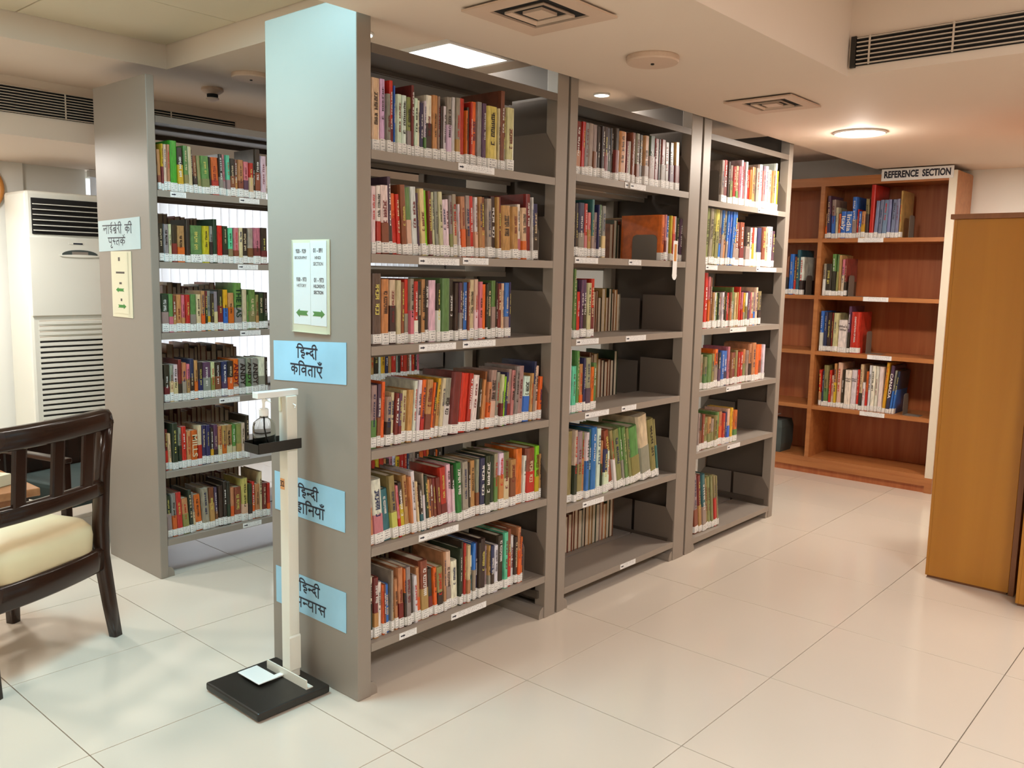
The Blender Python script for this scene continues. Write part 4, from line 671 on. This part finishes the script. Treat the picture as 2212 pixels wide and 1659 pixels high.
# ================================================================== signs with Devanagari lettering
G = {
 'h': (0.62, [[(.42,1),(.42,.80),(.22,.76),(.14,.64),(.26,.55),(.44,.54),(.54,.43),(.46,.29),(.30,.30),(.22,.22),(.28,.08),(.46,0)]]),
 'i': (0.32, [[(.16,0),(.16,1),(.10,1.18),(.22,1.36),(.46,1.34),(.62,1.18),(.68,1.0)]]),
 'n/': (0.42, [[(.10,.50),(.16,.58),(.24,.50),(.16,.42),(.10,.50)],[(.20,.54),(.42,.54)]]),
 'n': (0.66, [[(.10,.46),(.16,.56),(.26,.48),(.18,.40),(.10,.46)],[(.22,.52),(.54,.52)],[(.54,1),(.54,0)]]),
 'd': (0.50, [[(.34,1),(.34,.78),(.16,.72),(.08,.54),(.16,.38),(.32,.36),(.38,.46),(.30,.52)],[(.30,.36),(.48,.06)]]),
 'I': (0.32, [[(.16,0),(.16,1),(.20,1.18),(.08,1.38),(-.12,1.34),(-.20,1.18),(-.16,1.0)]]),
 'k': (0.80, [[(.40,1),(.40,0)],[(.40,.62),(.24,.72),(.10,.58),(.14,.38),(.28,.36),(.40,.50)],[(.40,.58),(.56,.68),(.70,.56),(.66,.34),(.56,.26)]]),
 'v': (0.66, [[(.52,1),(.52,0)],[(.52,.62),(.30,.72),(.10,.58),(.14,.36),(.32,.34),(.52,.50)]]),
 't': (0.66, [[(.52,1),(.52,0)],[(.52,.62),(.28,.60),(.14,.44),(.18,.22),(.30,.08)]]),
 'A': (0.32, [[(.16,1),(.16,0)]]),
 'e': (0.62, [[(.12,1),(.12,.66),(.24,.48),(.44,.50),(.50,.62),(.50,1)],[(.30,.46),(.40,.22),(.56,.0)]]),
 'M': (0.0, [[(-.42,1.42),(-.32,1.28),(-.18,1.28),(-.08,1.42)],[(-.25,1.46),(-.25,1.50)]]),
 'y': (0.70, [[(.10,.96),(.22,.86),(.16,.66),(.12,.50),(.24,.36),(.42,.38),(.56,.52)],[(.56,1),(.56,0)]]),
 'p': (0.64, [[(.12,1),(.12,.62),(.24,.42),(.50,.46)],[(.50,1),(.50,0)]]),
 's': (0.76, [[(.22,1),(.24,.76),(.14,.60),(.08,.62)],[(.12,.60),(.26,.46),(.38,.12)],[(.24,.54),(.62,.54)],[(.62,1),(.62,0)]]),
 's/': (0.46, [[(.22,1),(.24,.76),(.14,.60),(.08,.62)],[(.12,.60),(.26,.46),(.38,.12)],[(.24,.54),(.46,.54)]]),
 'u': (0.62, [[(.10,.78),(.28,.84),(.42,.74),(.36,.60),(.24,.56)],[(.24,.56),(.44,.50),(.50,.30),(.34,.10),(.12,.18)]]),
 'l': (0.80, [[(.10,.40),(.16,.62),(.30,.62),(.34,.36),(.40,.60),(.52,.66),(.66,.58)],[(.66,1),(.66,0)]]),
 'II': (0.58, [[(.36,1),(.36,.80),(.14,.76),(.14,.56),(.40,.52),(.42,.34),(.22,.28),(.38,.06)],[(.36,1),(.30,1.22),(.46,1.36)]]),
 'br': (0.66, [[(.52,1),(.52,0)],[(.52,.62),(.30,.72),(.10,.58),(.14,.36),(.32,.34),(.52,.50)],[(.20,.62),(.42,.42)],[(.52,.22),(.30,.02)]]),
 'E': (0.0, [[(-.14,1.0),(-.30,1.34)]]),
 'r': (0.46, [[(.26,1),(.30,.78),(.18,.60),(.10,.62)],[(.16,.60),(.30,.44),(.42,.04)]]),
 'U': (0.0, [[(-.14,0),(-.24,-.14),(-.14,-.32),(.02,-.24)]]),
 'm': (0.0, [[(-.10,1.36),(-.10,1.40)]]),
 ' ': (0.5, [])}
def smooth(p, k=4):
    if len(p) < 3: return p
    out = []
    for i in range(len(p)-1):
        a = p[max(i-1, 0)]; b = p[i]; c = p[i+1]; d = p[min(i+2, len(p)-1)]
        for s in range(k):
            u = s/k
            out.append(tuple(0.5*((2*b[j])+(-a[j]+c[j])*u+(2*a[j]-5*b[j]+4*c[j]-d[j])*u*u+(-a[j]+3*b[j]-3*c[j]+d[j])*u**3) for j in (0, 1)))
    return out+[p[-1]]
def deva(glyphs, x0, x1, zb, zt, y, name, parent, th=0.0030, mt='ink_black', slope=0.0):
    """draw one line of Devanagari between x0 and x1, base zb, headline zt, on a face looking to -Y"""
    W_ = sum(G[g][0] for g in glyphs); sx = (x1-x0)/W_; sz = zt-zb; m = MB(); cx = 0.0; polys = []
    run = 0.0
    for g in glyphs:
        w, st = G[g]
        for s in st: polys.append([(x0+(cx+a)*sx, zb+b*sz+slope*(cx+a)*sx) for a, b in smooth(s)])
        if g == ' ': polys.append([(x0+run*sx, zt+slope*run*sx), (x0+cx*sx, zt+slope*cx*sx)]); run = cx+w
        cx += w
    polys.append([(x0+run*sx, zt+slope*run*sx), (x0+cx*sx, zt+slope*cx*sx)])
    lay = 0
    for pl in polys:
        lay += 1; yy = y-0.00004*lay; L_ = []; R_ = []
        for i, q in enumerate(pl):
            a = pl[max(i-1, 0)]; b = pl[min(i+1, len(pl)-1)]; dx, dz = b[0]-a[0], b[1]-a[1]; n = math.hypot(dx, dz) or 1
            nx, nz = -dz/n*th*0.5, dx/n*th*0.5
            e = th*0.35 if i in (0, len(pl)-1) else 0; sg = -1 if i == 0 else 1
            ex, ez = dx/n*e*sg, dz/n*e*sg
            L_.append(m.bm.verts.new((q[0]+nx+ex, yy, q[1]+nz+ez))); R_.append(m.bm.verts.new((q[0]-nx+ex, yy, q[1]-nz+ez)))
        for i in range(len(pl)-1): m.bm.faces.new((L_[i], R_[i], R_[i+1], L_[i+1]))
    return m.build(name, mt, parent)
def paper(name, pts, y, mt, label, th=0.0012):
    o = MB().prism(pts, 'y', y-th, y).build(name, mt); return tag(o, label, 'sign')
yp = -0.0006
S1 = paper('paper_sign', [(-0.435, 0.982), (-0.050, 1.002), (-0.050, 1.131), (-0.435, 1.113)], yp, 'paper_blue', 'upper blue paper sign in Hindi, right under the clear sign holder')
deva(['i', 'h', 'n/', 'd', 'I'], -0.305, -0.195, 1.067, 1.099, yp-0.0014, 'lettering', S1, 0.0056)
deva(['k', 'i', 'v', 't', 'A', 'e', 'M'], -0.338, -0.170, 1.012, 1.044, yp-0.0014, 'lettering', S1, 0.0056)
S2 = paper('paper_sign', [(-0.440, 0.540), (-0.060, 0.537), (-0.060, 0.668), (-0.440, 0.672)], yp, 'paper_blue', 'middle blue paper sign in Hindi, half hidden behind the white stand')
deva(['i', 'h', 'n/', 'd', 'I'], -0.308, -0.196, 0.609, 0.641, yp-0.0014, 'lettering', S2, 0.0056)
deva(['k', 'h', 'A', 'i', 'n', 'y', 'A', 'M'], -0.360, -0.164, 0.556, 0.588, yp-0.0014, 'lettering', S2, 0.0056)
S3 = paper('paper_sign', [(-0.440, 0.212), (-0.056, 0.210), (-0.056, 0.343), (-0.440, 0.341)], yp, 'paper_blue', 'lowest blue paper sign in Hindi, near the floor')
deva(['i', 'h', 'n/', 'd', 'I'], -0.308, -0.192, 0.287, 0.319, yp-0.0014, 'lettering', S3, 0.0056)
deva(['u', 'p', 'n/', 'y', 'A', 's'], -0.362, -0.160, 0.232, 0.264, yp-0.0014, 'lettering', S3, 0.0056)
S4 = paper('paper_sign', [(-1.950, 1.408), (-1.553, 1.419), (-1.553, 1.553), (-1.950, 1.543)], YL+yp, 'paper_pale', 'pale blue paper sign in Hindi on the left steel rack')
deva(['l', 'A', 'II', 'br', 'E', 'r', 'I', ' ', 'k', 'I'], -1.905, -1.625, 1.487, 1.522, YL+yp-0.0014, 'lettering', S4, 0.0046)
deva(['p', 'U', 's/', 't', 'k', 'E', 'm'], -1.855, -1.690, 1.436, 1.468, YL+yp-0.0014, 'lettering', S4, 0.0046)
# clear holder with two columns of printed sections
H1 = empty('sign_holder', (0, 0, 0)); tag(H1, 'clear acrylic holder with white section cards and green arrows on the tall end panel', 'sign')
MB().box(-0.326, -0.128, -0.0025, -0.0006, 1.150, 1.440).build('backing', 'sign_yellowed', H1)
MB().box(-0.315, -0.226, -0.0035, -0.0026, 1.175, 1.430).build('card', 'paper_white', H1)
MB().box(-0.224, -0.142, -0.0039, -0.0026, 1.174, 1.436).build('card', 'paper_white', H1)
for x in (-0.326, -0.134): MB().box(x, x+0.006, -0.011, -0.0026, 1.150, 1.440).build('holder_edge', 'acrylic', H1)
MB().box(-0.320, -0.134, -0.0105, -0.0085, 1.150, 1.438).build('cover_sheet', 'acrylic', H1)
MB().box(-0.320, -0.134, -0.0085, -0.0026, 1.150, 1.1515).build('holder_lip', 'sign_yellowed', H1)
def small(body, x, z, size, sx=0.82, b=0.0003): text_on(body, size, 'ink_black', H1, face_y(x, -0.0042, z), b, sx)
small('920 - 929', -0.274, 1.404, 0.0175, 0.80); small('BIOGRAPHY', -0.274, 1.384, 0.0135, 0.9, 0)
small('01 - 891', -0.184, 1.406, 0.0185, 0.80, 0.0006); small('HINDI', -0.186, 1.384, 0.0135, 0.85, 0.0002); small('SECTION', -0.184, 1.365, 0.0145, 0.85, 0.0002)
small('930 - 973', -0.272, 1.316, 0.0175, 0.80); small('HISTORY', -0.272, 1.297, 0.0135, 0.9, 0)
small('01 - 973', -0.181, 1.315, 0.0185, 0.80, 0.0006); small("HILDREN'S", -0.181, 1.296, 0.0145, 0.82, 0.0004); small('SECTION', -0.183, 1.277, 0.0145, 0.82, 0.0006)
def arrow(x0, x1, z, h, s, y, parent):
    w = x1-x0; p = [(0, 0), (0.30, 0.5), (0.30, 0.28), (1, 0.28), (0.86, 0), (1, -0.28), (0.30, -0.28), (0.30, -0.5)]
    if s < 0: p = [(1-a, b) for a, b in p][::-1]
    MB().prism([(x0+a*w, z+b*h) for a, b in p], 'y', y-0.0005, y).build('arrow', 'ink_green', parent)
arrow(-0.302, -0.238, 1.211, 0.026, 1, -0.0040, H1); arrow(-0.214, -0.152, 1.211, 0.026, -1, -0.0040, H1)
H2 = empty('sign_holder', (0, YL, 0)); tag(H2, 'narrow yellowed sign holder with two green arrows on the left steel rack', 'sign')
MB().box(-1.833, -1.642, -0.0025, -0.0006, 1.124, 1.410).build('backing', 'sign_yellowed', H2)
MB().box(-1.812, -1.672, -0.0038, -0.0026, 1.140, 1.404).build('card', 'sign_yellowed', H2)
MB().box(-1.670, -1.664, -0.010, -0.0026, 1.124, 1.410).build('holder_edge', 'acrylic', H2)
arrow(-1.790, -1.712, 1.243, 0.022, 1, -0.0040, H2); arrow(-1.776, -1.698, 1.172, 0.022, -1, -0.0040, H2)
for (x, z, w, h) in ((-1.752, 1.376, 0.016, 0.016), (-1.745, 1.318, 0.080, 0.008), (-1.745, 1.272, 0.022, 0.009), (-1.742, 1.200, 0.014, 0.011)):
    MB().box(x-w/2, x+w/2, -0.0044, -0.0038, z-h/2, z+h/2).build('small_print', 'steel_shade_print', H2)

# ================================================================== foot-pedal sanitiser stand
t = empty('sanitiser_stand', (-0.255, -0.15, 0)); tag(t, 'white foot-pedal sanitiser stand with a black base in front of the tall end panel', 'stand')
MB().box(-0.155, 0.145, -0.138, 0.125, 0.004, 0.030, 0.006).build('base', 'black_metal', t)
MB().box(-0.022, 0.022, 0.060, 0.098, 0.030, 0.955, 0.002).build('column', 'white_enamel', t)
MB().box(-0.015, 0.015, -0.038, 0.108, 0.955, 0.974, 0.0015).build('press_arm', 'pedal_white', t)
MB().box(-0.020, -0.006, 0.0585, 0.060, 0.905, 0.948).build('slot_plate', 'sign_yellowed', t)
MB().tube([(0.022, 0.082, 0.93), (0.033, 0.085, 0.926), (0.039, 0.077, 0.92)], 0.002, 8).build('wire_clip', 'pedal_white', t)
MB().box(-0.038, 0.038, -0.052, 0.058, 0.790, 0.793).build('tray_floor', 'black_metal', t)
for a in ((-0.0405, -0.038, -0.052, 0.100), (0.038, 0.0405, -0.052, 0.100)): MB().box(*a, 0.790, 0.822).build('tray_wall', 'black_metal', t)
MB().box(-0.038, 0.038, -0.0545, -0.052, 0.790, 0.818).build('tray_wall', 'black_metal', t)
MB().box(-0.118, 0.004, -0.045, 0.026, 0.040, 0.044, 0.002).build('pedal', 'pedal_white', t)
MB().box(-0.024, -0.004, 0.004, 0.060, 0.036, 0.040).build('pedal_lever', 'pedal_white', t)
MB().prism([(0.052, 0.030), (0.056, 0.030), (0.056, 0.060), (0.052, 0.060)], 'x', -0.100, 0.120).build('brace_bar', 'white_enamel', t)
MB().box(0.035, 0.120, 0.056, 0.078, 0.030, 0.033).build('brace_foot', 'white_enamel', t)
MB().prism([(0.023, 0.06), (0.030, 0.06), (0.030, 0.17), (0.027, 0.176), (0.023, 0.17)], 'y', 0.054, 0.096).build('hinge_plate', 'white_enamel', t)
MB().box(-0.018, 0.004, 0.0588, 0.0598, 0.655, 0.690).build('number_sticker', 'orange_sticker', t)
text_on('32', 0.026, 'ink_black', t, face_y(-0.007, 0.0584, 0.673), 0.0006, 0.8)
bt = empty('sanitiser_bottle', (-0.255, -0.158, 0.7935)); tag(bt, 'clear plastic pump bottle standing in the black tray of the stand', 'bottle')
bp_ = [(0.031, 0.0), (0.0345, 0.004), (0.0345, 0.072), (0.032, 0.085), (0.022, 0.094), (0.0135, 0.100), (0.0125, 0.110)]
inn = [(0.0118, 0.110), (0.0128, 0.099), (0.0212, 0.0932), (0.0312, 0.0845), (0.0337, 0.072), (0.0337, 0.005), (0.004, 0.004)]
MB().lathe(bp_+inn, n=36).build('bottle_body', 'clear_plastic', bt, True)
MB().lathe([(0.0135, 0.106), (0.0145, 0.108), (0.0145, 0.126), (0.012, 0.129)], n=28).build('cap', 'pedal_white', bt)
MB().tube([(0, 0, 0.129), (0, 0, 0.150)], [0.0045, 0.0045]).build('pump_stem', 'pedal_white', bt)
MB().sweep([[(a[0]*q-0.000, a[1]*q+yy, zz) for a in ((0.007, 0), (0, 0.006), (-0.007, 0), (0, -0.006))] for q, yy, zz in ((1.1, 0, 0.148), (1.2, 0, 0.156), (1.0, 0, 0.160))]).build('pump_head', 'pedal_white', bt)
MB().tube([(0, 0.0, 0.155), (0.012, 0.006, 0.155), (0.022, 0.010, 0.150)], [0.004, 0.0035, 0.003]).build('nozzle', 'pedal_white', bt)
MB().tube([(0, 0, 0.106), (0.001, 0, 0.07), (0.006, 0.003, 0.04), (0.014, 0.008, 0.012)], 0.0024, 8).build('dip_tube', 'pedal_white', bt, True)

# ================================================================== dark wooden chair, low table, low armchair
d = Vector((-0.407, 0.914)); org = Vector((-1.07, -0.316)) - 0.25*d
ch = empty('wooden_chair', (org.x, org.y, 0), math.atan2(d.y, d.x)); tag(ch, 'glossy dark wooden slat-back chair with a cream cushion', 'chair')
def bow(x, k=0.035): return -k*(1-(x/0.28)**2)
def stick(pts, hw, hd):
    return [[(p[0]+a*hw*(p[3] if len(p) > 3 else 1), p[1]+b*hd*(p[3] if len(p) > 3 else 1), p[2]) for a, b in ((-1, -.7), (-.7, -1), (.7, -1), (1, -.7), (1, .7), (.7, 1), (-.7, 1), (-1, .7))] for p in pts]
for s in (-1, 1):
    MB().sweep(stick([(s*0.257, -0.040, 0, .80), (s*0.253, -0.022, 0.12, .9), (s*0.247, 0.0, 0.30), (s*0.247, 0.0, 0.42), (s*0.251, -0.012, 0.62), (s*0.257, -0.03, 0.80)], 0.024, 0.022)).build('rear_leg', 'dark_wood', ch, True)
    MB().sweep(stick([(s*0.225, 0.405, 0, .8), (s*0.225, 0.405, 0.30), (s*0.225, 0.40, 0.36)], 0.024, 0.024)).build('front_leg', 'dark_wood', ch, True)
    MB().box(s*0.235-0.013, s*0.235+0.013, 0.02, 0.39, 0.262, 0.335, 0.004).build('side_rail', 'dark_wood', ch)
def rail(z0, z1, yoff, th, xs, rise=0.0, name='rail', k=0.035):
    secs = []
    for x in xs:
        q = 1-(x/0.25)**2; y = yoff+bow(x, k); dz = rise*q
        secs.append([(x, y-th*.7, z0+dz), (x, y-th, z0+dz+0.006), (x, y-th, z1+dz-0.012), (x, y-th*.4, z1+dz), (x, y+th*.4, z1+dz), (x, y+th, z1+dz-0.012), (x, y+th, z0+dz+0.006), (x, y+th*.7, z0+dz)])
    return MB().sweep(secs).build(name, 'dark_wood', ch, True)
xs = [-0.235+0.47*i/12 for i in range(13)]
secs = []
for i in range(25):
    x = -0.287+0.574*i/24; q = min(1, max(0.0, (0.287-abs(x))/0.045)); q = math.sqrt(1-(1-q)**2)
    y = -0.03+bow(x, 0.03); zt = 0.800+0.045*q; z0 = 0.772+0.010*(1-q); th = 0.022*(0.55+0.45*q)
    secs.append([(x, y-th*.7, z0), (x, y-th, z0+0.008), (x, y-th, zt-0.014), (x, y-th*.4, zt), (x, y+th*.4, zt), (x, y+th, zt-0.014), (x, y+th, z0+0.008), (x, y+th*.7, z0)])
MB().sweep(secs).build('crest_rail', 'dark_wood', ch, True)
rail(0.532, 0.590, -0.008, 0.016, xs, name='lower_rail', k=0.03)
rail(0.255, 0.340, 0.0, 0.014, xs, name='rear_seat_rail', k=0.03)
rail(0.262, 0.335, 0.42, 0.014, xs, name='front_seat_rail', k=-0.02)
for x in (-0.130, 0.016, 0.156):
    MB().sweep(stick([(x, -0.012+bow(x, 0.03), 0.580), (x, -0.03+bow(x, 0.03), 0.785)], 0.025, 0.007)).build('slat', 'dark_wood', ch)
cs = []
for k, (zz, f) in enumerate(((0.318, 0.94), (0.340, 0.985), (0.395, 1.0), (0.425, 0.985), (0.450, 0.90), (0.462, 0.70), (0.468, 0.35))):
    ring = []
    for i in range(32):
        a = 2*math.pi*i/32; ca, sa = math.cos(a), math.sin(a); e = 0.32
        ring.append((math.copysign(abs(ca)**e, ca)*0.225*f, 0.190+math.copysign(abs(sa)**e, sa)*0.222*f, zz))
    cs.append(ring)
MB().sweep(cs).build('seat_cushion', 'cushion', ch, True)
tb = empty('low_table', (-2.30, -0.66, 0)); tag(tb, 'low brown wooden table seen through the back of the dark chair', 'table')
MB().box(-0.38, 0.38, -0.45, 0.45, 0.345, 0.38, 0.004).build('table_top', 'table_wood', tb)
MB().box(-0.33, 0.33, -0.40, 0.40, 0.28, 0.345).build('apron', 'table_wood', tb)
for sx in (-1, 1):
    for sy in (-1, 1): MB().box(sx*0.32-0.025, sx*0.32+0.025, sy*0.39-0.025, sy*0.39+0.025, 0, 0.345, 0.003).build('leg', 'dark_wood', tb)
bx = empty('paper_box', (-2.08, -0.36, 0.3805), R(24)); tag(bx, 'cream box with a folded card standing on the low table', 'box')
MB().box(-0.05, 0.05, -0.07, 0.07, 0, 0.05, 0.002).build('box_body', 'sign_yellowed', bx)
MB().prism([(-0.04, 0.05), (0.0, 0.11), (0.004, 0.11), (-0.034, 0.05)], 'y', -0.06, 0.06).build('folded_card', 'paper_white', bx)
ac = empty('low_armchair', (-2.42, 0.17, 0), R(-75)); tag(ac, 'low dark armchair glimpsed behind the slat-back chair', 'chair')
MB().box(-0.24, 0.24, -0.24, 0.24, 0.20, 0.30, 0.02).build('seat', 'teal_fabric', ac)
MB().box(-0.25, 0.25, -0.29, -0.24, 0.20, 0.50, 0.012).build('backrest', 'dark_wood', ac)
for s in (-1, 1):
    MB().box(s*0.27-0.02, s*0.27+0.02, -0.26, 0.27, 0.43, 0.455, 0.006).build('armrest', 'dark_wood', ac)
    for yy in (-0.25, 0.24): MB().box(s*0.27-0.018, s*0.27+0.018, yy-0.018, yy+0.018, 0, 0.43, 0.003).build('leg', 'dark_wood', ac)
